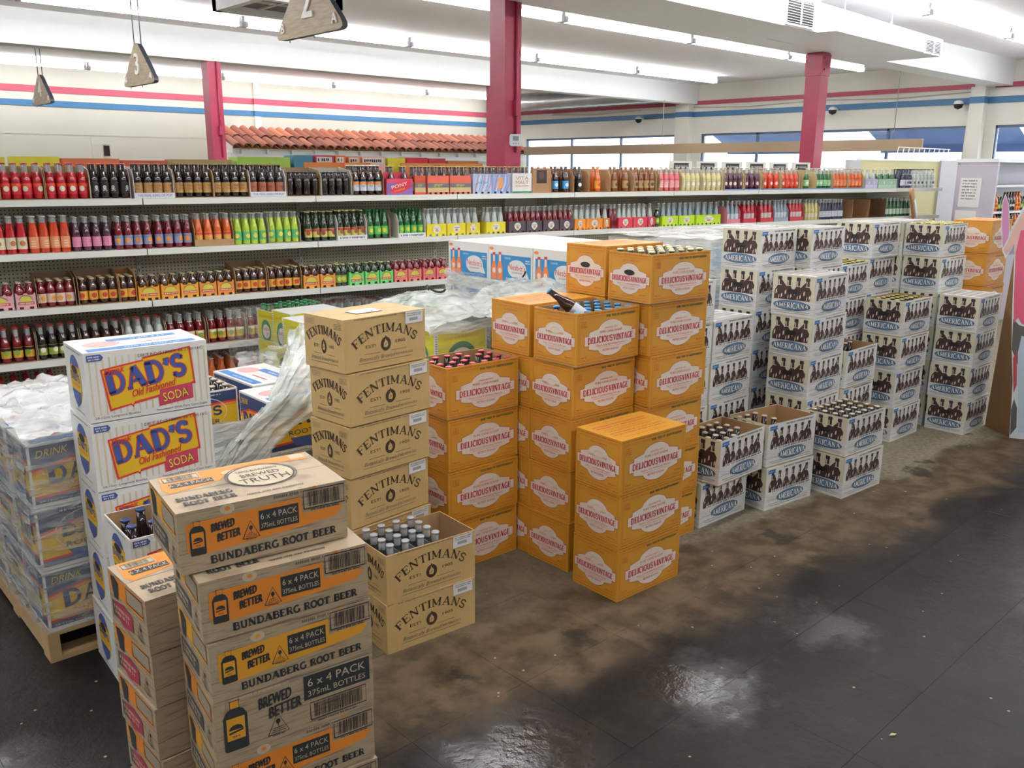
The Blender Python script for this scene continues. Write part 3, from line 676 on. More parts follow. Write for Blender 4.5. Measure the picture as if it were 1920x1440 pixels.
def rb_art(w_, h_, long):
    p = Print(); p.rect(.008, .015, w_-.008, h_*.95, yel, 1)
    p.poly([(.008, h_*.95), (.008, h_*.60), (w_*.35, h_*.72), (w_-.008, h_*.74), (w_-.008, h_*.95)], navy2, 3)
    p.poly([(.008, h_*.605), (.008, h_*.56), (w_*.35, h_*.68), (w_-.008, h_*.70), (w_-.008, h_*.745), (w_*.35, h_*.725)], redink, 2)
    p.poly([(.008, h_*.565), (.008, h_*.50), (w_*.35, h_*.62), (w_-.008, h_*.64), (w_-.008, h_*.70), (w_*.35, h_*.685)], orng, 2)
    p.poly([(.008, .015), (w_-.008, .015), (w_-.008, h_*.20), (.008, h_*.14)], navy2, 3); p.poly([(.008, h_*.14), (w_-.008, h_*.20), (w_-.008, h_*.24), (.008, h_*.18)], redink, 2)
    if long:
        p.text('DRINK', w_*.06, h_*.77, h_*.11, yel, 5, width=w_*.26, al='l', sh=.3, ang=3)
        p.slab("DAD'S", w_*.5, h_*.38, h_*.26, w_*.72, navy2, 5, .34, ang=3); p.text('Old Fashioned', w_*.42, h_*.24, h_*.09, redink, 5, width=w_*.46, sh=.3, ang=4)
        p.text('24-12oz. Longneck Bottles', w_*.05, h_*.08, h_*.03, cream, 5, width=w_*.5, al='l')
    else:
        p.ring(w_*.5, h_*.54, w_*.36, h_*.34, .003, cream, 4); p.slab("DAD'S", w_*.5, h_*.48, h_*.18, w_*.62, navy2, 6, .32); p.text('ROOT BEER', w_*.5, h_*.30, h_*.09, navy2, 6, width=w_*.55)
        p.poly([(w_*.24,h_*.25),(w_*.76,h_*.25),(w_*.70,h_*.10),(w_*.5,h_*.04),(w_*.3,h_*.10)], dblue, 6); p.greek(w_*.2, h_*.88, w_*.8, .007, cream, 5)
    return p
def bu_art(w_, h_, long):
    p = Print(); p.rect(w_*.06, .012, w_*.97, h_*.97, bubY, 1)
    for i in range(14): p.rect(w_*.012, h_*(.08 + i*.06), w_*.045, h_*(.105 + i*.06), tagb, 1)
    p.text('Crisp and Refreshing', w_*.5, h_*.76, h_*.08, orng, 3, width=w_*.66, ang=3)
    p.ell(w_*.5, h_*.30, w_*.27, h_*.38, grn, 2); p.ell(w_*.5, h_*.28, w_*.20, h_*.24, sticker, 3)
    p.text('Bubble', w_*.5, h_*.31, h_*.12, redink, 5, width=w_*.30); p.text('UP', w_*.56, h_*.14, h_*.12, redink, 5, width=w_*.12); return p
def nes_art(w_, h_, long):
    p = Print(); p.rect(w_*.05, .015, w_*.965, h_*.74, nbl, 1)
    for x, s_ in ((.13, 1), (.27, 1.03)):
        y0, H_, wd = .02, h_*.70*s_, w_*.12; X = w_*x
        p.poly([(X-wd*.5, y0), (X-wd*.5, y0+H_*.45), (X-wd*.22, y0+H_*.66), (X-wd*.2, y0+H_*.95), (X+wd*.2, y0+H_*.95), (X+wd*.22, y0+H_*.66), (X+wd*.5, y0+H_*.45), (X+wd*.5, y0)], nor_, 3)
        p.rect(X-wd*.26, y0+H_*.92, X+wd*.26, y0+H_, crim, 4); p.rect(X-wd*.16, y0+H_*.66, X+wd*.16, y0+H_*.90, cream, 4); p.ell(X, y0+H_*.33, wd*.3, H_*.1, cream, 4)
    p.text('DRINK', w_*.45, h_*.64, h_*.05, sticker, 4, width=w_*.14); cx = w_*.66; cy_ = h_*.40
    p.poly(arc(cx, cy_, w_*.21, h_*.24, -60, 240, 20), sticker, 3); p.poly([(cx + w_*.1, cy_ - h_*.2), (cx + w_*.27, cy_ - h_*.22), (cx + w_*.2, cy_)], sticker, 3)
    p.text("Nesbitt's", cx, cy_ - h_*.03, h_*.15, redink, 5, width=w_*.37, ang=-3); p.text("OF CALIFORNIA", cx, cy_ - h_*.11, h_*.035, blackink, 5, width=w_*.24)
    p.text("Imported Lemon", w_*.65, h_*.11, h_*.07, sticker, 5, width=w_*.48, sh=.3); p.ell(w_*.07, h_*.88, w_*.05, h_*.04, nor_, 2); p.greek(w_*.85, h_*.62, w_*.95, .008, sticker, 4); p.greek(w_*.85, h_*.56, w_*.95, .008, sticker, 4, 3)
    return p
def bu_bottle(p, x, y0, h_, wd, col):
    s_ = [(-.5,.03),(-.5,.68),(-.36,.80),(-.2,.84),(-.2,.97),(-.24,1),(.24,1),(.2,.97),(.2,.84),(.36,.80),(.5,.68),(.5,.03),(.42,0),(-.42,0)]
    p.poly([(x + a*wd, y0 + b*h_) for a, b in s_], bdk, 4); p.rect(x-.18*wd, y0+.85*h_, x+.18*wd, y0+.985*h_, col, 5)
    p.rect(x-.38*wd, y0+.22*h_, x+.38*wd, y0+.66*h_, col, 5); p.poly(arc(x, y0+.42*h_, .30*wd, .10*h_, 0, 180, 8), bdk, 6); p.poly([(x-.30*wd,y0+.38*h_),(x+.3*wd,y0+.42*h_),(x+.3*wd,y0+.38*h_),(x-.3*wd,y0+.34*h_)], bdk, 6); p.greek(x-.15*wd, y0+.27*h_, x+.15*wd, .03*h_, bdk, 6)
def barcode(p, x0, y0, x1, y1, seed=1):
    p.line([(x0,y0),(x1,y0),(x1,y1),(x0,y1)], .0028, blackink, 4, True); r = random.Random(seed); x = x0 + .010
    while x < x1 - .012:
        wd = r.choice((.0008, .0014, .002)); p.rect(x, y0 + .005, x + wd, y1 - .004, blackink, 4); x += wd + r.choice((.0009, .0016, .0024))
def gas(p, cx, y0, s_):
    p.line([(cx-.5*s_, y0), (cx+.5*s_, y0), (cx, y0+s_*1.05)], .0022, bdk, 4, True); p.ell(cx, y0+.62*s_, .11*s_, .14*s_, bdk, 4, 8); p.rect(cx-.02*s_, y0+.36*s_, cx+.02*s_, y0+.6*s_, bdk, 4)
    for i, k in enumerate((.18, .28, .34)): p.greek(cx-k*s_, y0+(.28-i*.1)*s_, cx+k*s_, .05*s_, bdk, 4, i)
    p.greek(cx-.3*s_, y0-.10*s_, cx+.3*s_, .06*s_, bdk, 4, 9)
def bold(p, t, x, y, h, w_):
    for d in (-.0012, 0, .0012): p.text(t, x + d, y + d*.6, h, bdk, 4 + (d > 0) + (d < 0)*2, width=w_, ang=5, sh=.1)
def bb_art(w_, h_, long, alt=False, col=None):
    p = Print(); col = col or bor
    if long and not alt:
        p.poly([(.018, h_*.78), (.018, h_*.34), (.038, h_*.25), (w_*.72, h_*.36), (w_-.03, h_*.41), (w_-.012, h_*.54), (w_-.012, h_*.58), (w_*.715, h_*.56), (w_*.715, h_*.84)], col, 1)
        bu_bottle(p, w_*.105, h_*.27, h_*.54, w_*.088, col)
        bold(p, 'BREWED', w_*.248, h_*.60, h_*.13, w_*.13); bold(p, 'BETTER', w_*.278, h_*.43, h_*.13, w_*.13)
        gas(p, w_*.405, h_*.36, w_*.10)
        p.rect(w_*.455, h_*.43, w_*.695, h_*.76, bdk, 3); p.text('6 x 4 PACK', w_*.575, h_*.615, h_*.10, btn, 5, width=w_*.22); p.text('375mL BOTTLES', w_*.575, h_*.475, h_*.075, btn, 5, width=w_*.22)
        barcode(p, w_*.728, h_*.63, w_*.985, h_*.93, 3); p.greek(w_*.77, h_*.585, w_*.95, .004, bdk, 4)
        p.slab('BUNDABERG', w_*.365, h_*.10, h_*.12, w_*.40, bdk, 4, .33, ang=.8); p.slab('ROOT BEER', w_*.755, h_*.115, h_*.12, w_*.34, bdk, 4, .33, ang=.8)
        p.ell(w_*.28, h_*.90, .017, h_*.08, btn, 2); p.ell(w_*.28, h_*.905, .006, h_*.035, col, 3); p.ell(w_*.80, h_*.955, .006, h_*.03, col, 3); p.greek(w_*.55, h_*.90, w_*.72, .007, greyink, 2)
    elif long:
        bu_bottle(p, w_*.12, h_*.08, h_*.86, w_*.14, bye); bold(p, 'BREWED', w_*.36, h_*.66, h_*.19, w_*.20); bold(p, 'BETTER', w_*.42, h_*.45, h_*.19, w_*.20)
        gas(p, w_*.37, h_*.12, w_*.13); p.rect(w_*.54, h_*.52, w_*.975, h_*.95, bdk, 3); p.text('6 x 4 PACK', w_*.755, h_*.75, h_*.14, btn, 5, width=w_*.38); p.text('375mL BOTTLES', w_*.755, h_*.575, h_*.10, btn, 5, width=w_*.38)
        barcode(p, w_*.575, h_*.14, w_*.945, h_*.45, 5); p.greek(w_*.62, h_*.075, w_*.88, .004, bdk, 4); p.greek(w_*.1, h_*.93, w_*.45, .006, btn, 2)
    else:
        p.poly([(.01, h_*.93), (.01, h_*.62), (w_*.5, h_*.56), (w_-.02, h_*.56), (w_-.02, h_*.93)], bye if not alt else bor, 1)
        p.line([(w_*.5, h_*.62), (w_*.93, h_*.62), (w_*.93, h_*.9), (w_*.5, h_*.9)], .003, bdk, 3, True); p.rect(w_*.52, h_*.64, w_*.91, h_*.88, M('grey_panel_ink', '9a8f7c', .6), 2)
        p.poly([(w_*.08, h_*.9), (w_*.2, h_*.92), (w_*.30, h_*.84), (w_*.26, h_*.5), (w_*.14, h_*.5)], bdk, 3)
        p.rect(w_*.06, h_*.12, w_*.62, h_*.42, M('dark_grey_panel_ink', '4d4a49', .6), 2); p.greek(w_*.12, h_*.30, w_*.55, .010, btn, 4); p.greek(w_*.14, h_*.2, w_*.5, .010, btn, 4, 4); gas(p, w_*.82, h_*.14, w_*.18)
    return p
def bb_end2(w_, h_):
    p = bb_art(w_, h_, False, True); p.poly([(w_*.15,h_*.44),(w_*.40,h_*.50),(w_*.62,h_*.42),(w_*.60,h_*.12),(w_*.35,h_*.05),(w_*.18,h_*.15)], M('brick_red_ink', 'a1374a', .6), 3); return p
def bb_top(L, W):
    p = Print()
    p.poly([(.01,W*.62),(.02,W*.98),(L*.96,W*.98),(L*.96,W*.78),(L*.84,W*.80),(L*.52,W*.86),(L*.42,W*.76),(L*.36,W*.62),(.02,W*.50)], bor, 1)
    p.rect(.02, W*.80, L*.28, W*.94, btn, 2); barcode(p, .025, W*.81, L*.27, W*.93, 8)
    p.rect(.03, W*.63, L*.33, W*.75, bdk, 2); p.text('6 X 4 PACK', L*.2, W*.655, W*.075, btn, 4, width=L*.25)
    p.ell(L*.60, W*.56, L*.20, W*.30, btn, 3, 24); p.ring(L*.60, W*.56, L*.20, W*.30, .004, bdk, 4); p.ring(L*.60, W*.56, L*.215, W*.335, .002, bdk, 4)
    p.text('TASTE BUNDABERG', L*.60, W*.69, W*.05, bdk, 5, width=L*.26); p.text('BREWED', L*.60, W*.55, W*.09, bdk, 5, width=L*.24); p.text('TRUTH', L*.60, W*.38, W*.13, bdk, 5, width=L*.30)
    p.slab('BUNDABERG', L*.21, W*.26, W*.085, L*.32, bdk, 4, .26); p.slab('ROOT BEER', L*.22, W*.13, W*.085, L*.30, bdk, 4, .26)
    p.greek(L*.42, W*.10, L*.76, .006, bdk, 4); p.rect(L*.86, W*.84, L*.955, W*.96, btn, 2); p.ell(L*.45, W*.80, .02, .014, btn, 2, 12)
    return p

# ------------------------------------------------------------------ carton builder
def carton_parts(r, L, W, h_, bm, arts, open_=False, cut=0., seam_=True, inner=None, tape=None, end_m=None):
    inner = inner or kraft_in; t = .004; hh = h_ - .004
    m_ = MB()
    if open_:
        zt = hh - cut
        m_.box(0, L, 0, W, 0, .005, inner)
        for x0, x1, y0, y1, o_ in ((0, L, 0, t, 'y0'), (0, L, W-t, W, 'y1'), (0, t, t, W-t, 'x0'), (L-t, L, t, W-t, 'x1')):
            # outer skin printed colour, inner skin bare board
            m_.box(x0, x1, y0, y1, .005, zt, bm)
        e = .0006
        m_.face([(t+e,t+e,.006),(t+e,t+e,zt),(L-t-e,t+e,zt),(L-t-e,t+e,.006)], inner); m_.face([(L-t-e,W-t-e,.006),(L-t-e,W-t-e,zt),(t+e,W-t-e,zt),(t+e,W-t-e,.006)], inner)
        m_.face([(t+e,W-t-e,.006),(t+e,W-t-e,zt),(t+e,t+e,zt),(t+e,t+e,.006)], inner); m_.face([(L-t-e,t+e,.006),(L-t-e,t+e,zt),(L-t-e,W-t-e,zt),(L-t-e,W-t-e,.006)], inner)
        m_.build('carton_body', r)
    else:
        m_.box(0, L, 0, W, 0, hh - .004, bm); m_.build('carton_body', r)
        for k in (0, 1):
            m_ = MB(); y0, y1 = ((0, W/2 - .001), (W/2 + .001, W))[k]
            m_.box(0, L, y0, y1, hh - .004, hh, bm); m_.build('top_flap', r)
        if tape:
            m_ = MB(); m_.box(0, L, W/2 - .024, W/2 + .024, hh, hh + .0006, tape); m_.build('packing_tape', r)
    for face, pr in arts.items():
        if pr is None or (face == 'top' and open_): continue
        o = art(pr, face, L, W, hh).build({'long': 'printed_side', 'end': 'printed_end', 'top': 'printed_top', 'far': 'printed_end'}[face], r)
        if face != 'top' and open_ and cut: o.scale = (1, 1, (hh - cut) / hh)
    return r
D24 = (.406, .268, .242)
def mk_dv(open_=False, hole=False):
    L, W, h_ = D24; r = empty('soda_carton', (0,0,0))
    return carton_parts(r, L, W, h_, org, {'long': dv_art(L, h_, True), 'end': dv_art(W, h_, False, hole), 'top': dv_top(L, W)}, open_, .016 if open_ and hole else .004)
DF = (.406, .25, .208)
def mk_fen(open_=False):
    L, W, h_ = DF; r = empty('soda_carton', (0,0,0))
    carton_parts(r, L, W, h_, kfm, {'long': fen_art(L, h_, True), 'end': fen_art(W, h_, False)}, open_, 0)
    p = Print(); p.rect(L*.74, h_*.74, L*.965, h_*.97, sticker, 5); p.greek(L*.76, h_*.92, L*.95, .0035, greyink, 6); p.greek(L*.76, h_*.885, L*.94, .0035, greyink, 6, 3); p.rect(L*.79, h_*.79, L*.90, h_*.85, M('grey_barcode_ink', '9b9ba0', .5), 6)
    tag(art(p, 'long', L, W, h_).build('shipping_label', r), 'small white shipping label')
    if not open_:
        p = Print(); p.rect(L*.30, W*.30, L*.62, W*.62, sticker, 2); art(p, 'top', L, W, h_ - .002).build('shipping_label', r)
    return r
def mk_am(open_=False, cut=.0):
    L, W, h_ = D24; r = empty('soda_carton', (0,0,0))
    return carton_parts(r, L, W, h_, amw, {'long': am_art(L, h_, True), 'end': am_art(W, h_, False), 'top': am_top(L, W)}, open_, cut)
def mk_dads(open_=False):
    L, W, h_ = D24; r = empty('soda_carton', (0,0,0))
    return carton_parts(r, L, W, h_, wht, {'long': dads_art(L, h_, True), 'end': dads_art(W, h_, False), 'top': dads_top(L, W)}, open_, .012 if open_ else 0)
def mk_rb(long=True, open_=False):
    L, W, h_ = D24; r = empty('soda_carton', (0,0,0))
    return carton_parts(r, L, W, h_, wht, {'long': rb_art(L, h_, long), 'end': rb_art(W, h_, not long), 'top': dads_top(L, W)}, open_, .02 if open_ else 0)
def mk_rbf():
    L, W, h_ = D24; r = empty('soda_carton', (0,0,0))
    return carton_parts(r, L, W, h_, wht, {'long': rb_art(L, h_, True), 'far': rb_art(W, h_, False), 'top': dads_top(L, W)})
def mk_bub(open_=False):
    L, W, h_ = D24; r = empty('soda_carton', (0,0,0))
    return carton_parts(r, L, W, h_, wht, {'long': bu_art(L, h_, True), 'end': bu_art(W, h_, False)}, open_, .03 if open_ else 0)
def mk_nes():
    L, W, h_ = D24; r = empty('soda_carton', (0,0,0))
    return carton_parts(r, W, L, h_, wht, {'long': nes_art(W, h_, True), 'end': nes_art(L, h_, True)})
DB = (.40, .262, .152)
def mk_bb(kind=0):
    L, W, h_ = DB; r = empty('soda_carton', (0,0,0))
    return carton_parts(r, L, W, h_, bnd, {'long': bb_art(L, h_, True, kind == 2, bye if kind == 1 else bor), 'end': bb_art(W, h_, False, kind == 2), 'top': bb_top(L, W)})
def mk_bb2():
    L, W, h_ = DB; r = empty('soda_carton', (0,0,0)); pl = Print(); pl.poly([(L*.62,.01),(L*.62,h_*.8),(L*.75,h_*.9),(L*.9,h_*.8),(L*.9,.01)], M('brick_red_ink', 'a1374a', .6), 2)
    return carton_parts(r, L, W, h_, bnd, {'end': bb_end2(W, h_), 'long': pl, 'top': bb_top(L, W)})
def mk_plainwhite():
    L, W, h_ = D24; r = empty('soda_carton', (0,0,0)); pr = Print(); pr.rect(.03, .05, L-.03, h_-.05, lbl, 1)
    return carton_parts(r, L, W, h_, wht, {'long': pr})

PR = {'dv': Proto(mk_dv), 'dvo': Proto(mk_dv, True, False), 'dvh': Proto(mk_dv, False, True), 'dvoh': Proto(mk_dv, True, True), 'fen': Proto(mk_fen), 'feno': Proto(mk_fen, True), 'am': Proto(mk_am), 'amo': Proto(mk_am, True, .0), 'amc': Proto(mk_am, True, .014),
      'dads': Proto(mk_dads), 'dadso': Proto(mk_dads, True), 'rb': Proto(mk_rb), 'rbe': Proto(mk_rb, False), 'rbo': Proto(mk_rb, False, True), 'rbf': Proto(mk_rbf), 'bub': Proto(mk_bub), 'bubo': Proto(mk_bub, True), 'nes': Proto(mk_nes), 'bb0': Proto(mk_bb, 0), 'bb1': Proto(mk_bb, 1), 'bb2': Proto(mk_bb, 2), 'bbs': Proto(mk_bb2), 'pw': Proto(mk_plainwhite)}
DESC = {'dv': 'orange soda carton', 'dvo': 'open orange soda carton', 'dvh': 'orange carton with dark hand hole', 'dvoh': 'open orange carton with dark hand hole',
        'fen': 'tan kraft carton with white sticker', 'feno': 'open tan kraft carton of silver caps', 'am': 'white bottle-print carton', 'amo': 'open white bottle-print carton', 'amc': 'brim-full white bottle-print carton',
        'dads': 'white striped carton with yellow panel', 'dadso': 'open white striped carton', 'rb': 'yellow and navy carton', 'rbe': 'yellow carton with round print', 'rbo': 'open yellow and navy carton', 'rbf': 'yellow carton turned sideways', 'bub': 'lemon yellow carton', 'bubo': 'open lemon yellow carton',
        'nes': 'white and blue carton', 'bb0': 'woodgrain carton with orange band', 'bb1': 'woodgrain carton with amber band', 'bb2': 'woodgrain carton with large barcode', 'bbs': 'woodgrain carton with red print', 'pw': 'plain white carton'}
ORD = ['', 'second', 'third', 'fourth', 'fifth', 'sixth', 'seventh', 'eighth']
TOPS = {}
def stack(key, kinds, u, v_, yaw, place, group, h_=None, z0=0., jit=1., offs=None):
    """kinds from bottom to top"""
    n_ = len(kinds); z = z0; rr = random.Random(key)
    for i, kd in enumerate(kinds):
        hh = h_ or {'f': DF[2], 'b': DB[2]}.get(kd[0] if not kd.startswith('bub') else 'x', D24[2])
        o = PR[kd].get(); k = n_ - 1 - i
        dx, dy, da = (rr.uniform(-.006, .006)*jit, rr.uniform(-.006, .006)*jit, rr.uniform(-.9, .9)*jit)
        if offs and offs.get(i): a = offs[i]; dx += a[0]; dy += a[1]; da += a[2]
        o.location = (u + dx, v_ + dy, z); o.rotation_euler = (0, 0, radians(yaw + da))
        pos = ('alone' if n_ == 1 else 'top of stack' if k == 0 else 'lowest in stack' if i == 0 else ORD[k] + ' from top of stack')
        tag(o, '%s, %s %s' % (DESC[kd], pos, place), 'carton', group)
        TOPS[key] = (u + dx, v_ + dy, z, radians(yaw + da)); z += hh
    return TOPS[key]
DVG, AMG, FNG = 'orange soda cartons', 'white bottle-print cartons', 'tan kraft bottle cartons'
tA = stack('A', ['dv', 'dv', 'dv', 'dvo'], 2.308, 2.893, -2.7, 'right behind the two tan cartons', DVG)
tC = stack('C', ['dv']*4 + ['dvo'], 2.715, 2.525, -1.5, 'behind the front orange stack', DVG, offs={4: (.0, -.02, 0)})
stack('B', ['dv']*5, 2.727, 2.803, -1.5, 'left of the stack with blue caps', DVG)
stack('D', ['dv']*3, 2.655, 2.185, -2.5, 'nearest the aisle', DVG)
tE = stack('E', ['dv']*5 + ['dvoh'], 3.134, 2.44, -3, 'at right of orange block', DVG, offs={5: (-.015, -.01, -1)})
stack('E1', ['dv']*5 + ['dvh'], 3.145, 2.728, -3, 'behind the tallest open orange one', DVG)
tH = stack('H', ['dv']*6, 6.985, 2.36, 0, 'far back beside the cardboard standee', DVG)
tF1 = stack('F1', ['am', 'amo'], 3.574, 2.416, -1, 'against the orange block', AMG, offs={1: (.03, -.08, 2)})
tF2 = stack('F2', ['am', 'amo'], 4.039, 2.326, -7, 'in the middle of the front three', AMG)
tF3 = stack('F3', ['am', 'amc'], 4.528, 2.128, -3.5, 'at the right of the front three', AMG)
tG10 = stack('G10', ['am', 'am', 'amo'], 5.08, 2.44, 0, 'behind right front pair', AMG)
stack('SL', ['am']*5, 3.74, 2.80, -1, 'just behind the orange block', AMG)
stack('G1', ['am']*4, 4.158, 2.795, -1, 'behind the front left pairs', AMG)
stack('G2', ['am']*5, 4.66, 2.462, 0, 'rising behind the middle front pair', AMG)
stack('G3', ['am']*6, 4.69, 2.86, -1, 'at the back left', AMG)
stack('G3b', ['am']*6, 5.105, 2.75, -1, 'at the back, second from left', AMG)
stack('G4', ['am']*6, 5.945, 2.76, 0, 'behind the gold-cap front stack', AMG)
tG5 = stack('G5', ['am']*4 + ['amc'], 5.52, 2.74, 0, 'between the two tall groups', AMG)
tG6 = stack('G6', ['am']*5 + ['amc'], 6.36, 2.445, -1, 'behind the rightmost white stack', AMG)
stack('G6b', ['am']*6, 6.36, 2.725, 0, 'at the very back right', AMG)
tG7 = stack('G7', ['am']*3 + ['amo'], 5.771, 2.419, -2, 'left of rightmost white stack', AMG)
stack('G8', ['am']*4, 6.321, 2.147, 0, 'at the right end by the standee', AMG)
stack('P', ['dads']*5, .876, 3.0, -4, 'behind the woodgrain cartons', 'white striped soda cartons')
tQ = stack('Q', ['dads', 'dads', 'dadso'], .835, 2.60, -3, 'before taller striped stack', 'white striped soda cartons', h_=.236)
stack('T', ['fen']*6, 1.727, 2.765, 4, 'in the tall tan stack', FNG, h_=.2095)
tU = stack('U', ['fen', 'feno'], 1.699, 2.505, -5, 'before the tall tan stack', FNG, h_=.2)
tR = stack('R', ['bb0', 'bb0', 'bb0', 'bb2', 'bb1', 'bb0', 'bb0'], .706, 1.760, -9, 'nearest the camera', 'woodgrain cartons', offs={6: (-.02, .06, 0)})
stack('S', ['bbs']*5, .68, 2.06, 0, 'left of the nearest stack', 'woodgrain cartons')

# ------------------------------------------------------------------ bottles
def glass(name, hexc, rough=.08): return M(name, hexc, rough, coat=.6)
G_ = {'red': glass('red_soda', 'b01220'), 'dred': glass('dark_red_soda', '6e0d18'), 'orr': glass('red_orange_soda', 'c2401c'), 'org': glass('orange_soda', 'c65a1c'), 'dark': glass('dark_cola', '1f1512'), 'brown': glass('brown_glass', '3a1f14'),
      'amber': glass('amber_glass', '7a4216'), 'lime': glass('lime_soda', 'a9c23a'), 'green': glass('green_glass', '1f5a2c'), 'dgreen': glass('dark_green_glass', '22301c'), 'clear': glass('clear_glass', 'aeb6b0'), 'purple': glass('purple_soda', '4a2138'), 'blue': glass('blue_glass', '2f86c4'), 'pink': glass('pink_soda', 'c8606c'), 'yell': glass('yellow_soda', 'cfc48a'), 'navy': glass('navy_glass', '1e2740'), 'smoke': glass('smoked_glass', '3c403f'), 'bgrey': glass('grey_blue_glass', '7e929c')}
neckc = M('clear_neck_glass', 'c4cac8', .06, coat=.6, alpha=.42)
LM = {}
def lm(hexc):
    if hexc not in LM: LM[hexc] = M('label_' + hexc, hexc, .5)
    return LM[hexc]
PROF = {  # name: body profile (r,z), neck start index, label z0,z1
 'long': ([(.027,0),(.0302,.006),(.0302,.118),(.027,.138),(.0155,.170),(.0132,.222)], .165, (.030, .100), .228),
 'stub': ([(.027,0),(.0303,.006),(.0303,.105),(.028,.128),(.0165,.146),(.0145,.169)], .14, (.028, .088), .175),
 'fat':  ([(.028,0),(.0305,.008),(.0305,.110),(.027,.150),(.020,.195),(.0185,.234)], .17, (.03, .105), .240),
 'slim': ([(.026,0),(.0285,.006),(.0285,.105),(.021,.15),(.014,.185),(.013,.221)], .16, (.03, .095), .227),
}
def mk_bottle(prof, body, cap, neck=None, label=None, deco=None, full=True, band=None, n=10):
    pr, zn, (l0, l1), zc = PROF[prof]; r = empty('soda_bottle', (0,0,0)) if full else None
    m_ = MB(); body = G_[body]
    mats = [(neck if neck and z1 == pr[-1][1] else body) for (_, z0), (_, z1) in zip(pr, pr[1:])]
    m_.lathe(pr, n, mats)
    rt = pr[-1][0]; capm = MB(); cm = M('cap_' + cap, cap, .35, metal=.3)
    if not full:
        m_.lathe([(rt+.002, pr[-1][1]-.004), (rt+.002, zc-.003), (rt-.002, zc)], n, cm); o = m_.build('soda_bottle'); return o
    m_.build('glass_body', r); capm.lathe([(rt+.002, pr[-1][1]-.004), (rt+.003, pr[-1][1]+.002), (rt+.0015, zc-.002), (rt-.003, zc)], n, cm); capm.build('cap', r)
    if label:
        rb = pr[2][0] + .0006; lb = MB(); lb.lathe([(rb, l0), (rb, l1)], n, lm(label), cap=False)
        if band: lb.lathe([(rb + .0004, l0 + (l1-l0)*.68), (rb + .0004, l0 + (l1-l0)*.96)], n, lm(band), cap=False)
        if deco:
            p = Print(); c_, kind = deco; mm = lm(c_); zc_ = (l0+l1)/2
            if kind == 'disc': p.ell(0, zc_, .018, .018, mm, 1, 10)
            elif kind == 'skull':
                p.ell(0, zc_+.008, .011, .011, mm, 1, 10); p.rect(-.006, zc_-.006, .006, zc_, mm, 1); p.line([(-.014, zc_-.018), (.014, zc_-.004)], .004, mm, 1); p.line([(.014, zc_-.018), (-.014, zc_-.004)], .004, mm, 1); p.ell(-.004, zc_+.008, .003, .003, dark, 3, 6); p.ell(.004, zc_+.008, .003, .003, dark, 3, 6)
            elif kind.startswith('t:'):
                ws = kind[2:].split('/')
                for i, t in enumerate(ws): p.text(t, 0, zc_ + .008 - i*.02 - (.0 if len(ws) > 1 else .012), .013, mm, 1, width=min(.036, .010*len(t)))
            elif kind == 'bars':
                for i in range(3): p.rect(-.014, l0 + .012 + i*.016, .014, l0 + .018 + i*.016, mm, 1)
            for pts, m__, z in p.q:
                R = rb + .0012 + .0004*z; lb.face([(R*sin(a/R), -R*cos(a/R), b) for a, b in pts], m__)
        lb.build('label', r)
    if prof == 'long' and deco and deco[1] != 'skull' and label:
        nl = MB(); nl.lathe([(.0215, .150), (.0162, .169)], n, lm(band or label), cap=False); nl.build('neck_label', r)
    return r
BT = {}
NAMES = {'stub': 'stubby_bottle', 'slim': 'slim_bottle', 'fat': 'juice_bottle', 'long': 'soda_bottle'}
def bottle(key, loc, rz, label, group):
    spec = BK[key]
    if key not in BT: BT[key] = Proto(lambda: mk_bottle(**spec))
    o = BT[key].get(); o.name = 'crate_bottle' if key[0] == 'c' and key[1].isupper() else NAMES[spec['prof']]; o.location = loc; o.rotation_euler = (0, 0, rz); tag(o, label, 'bottle', group); return o
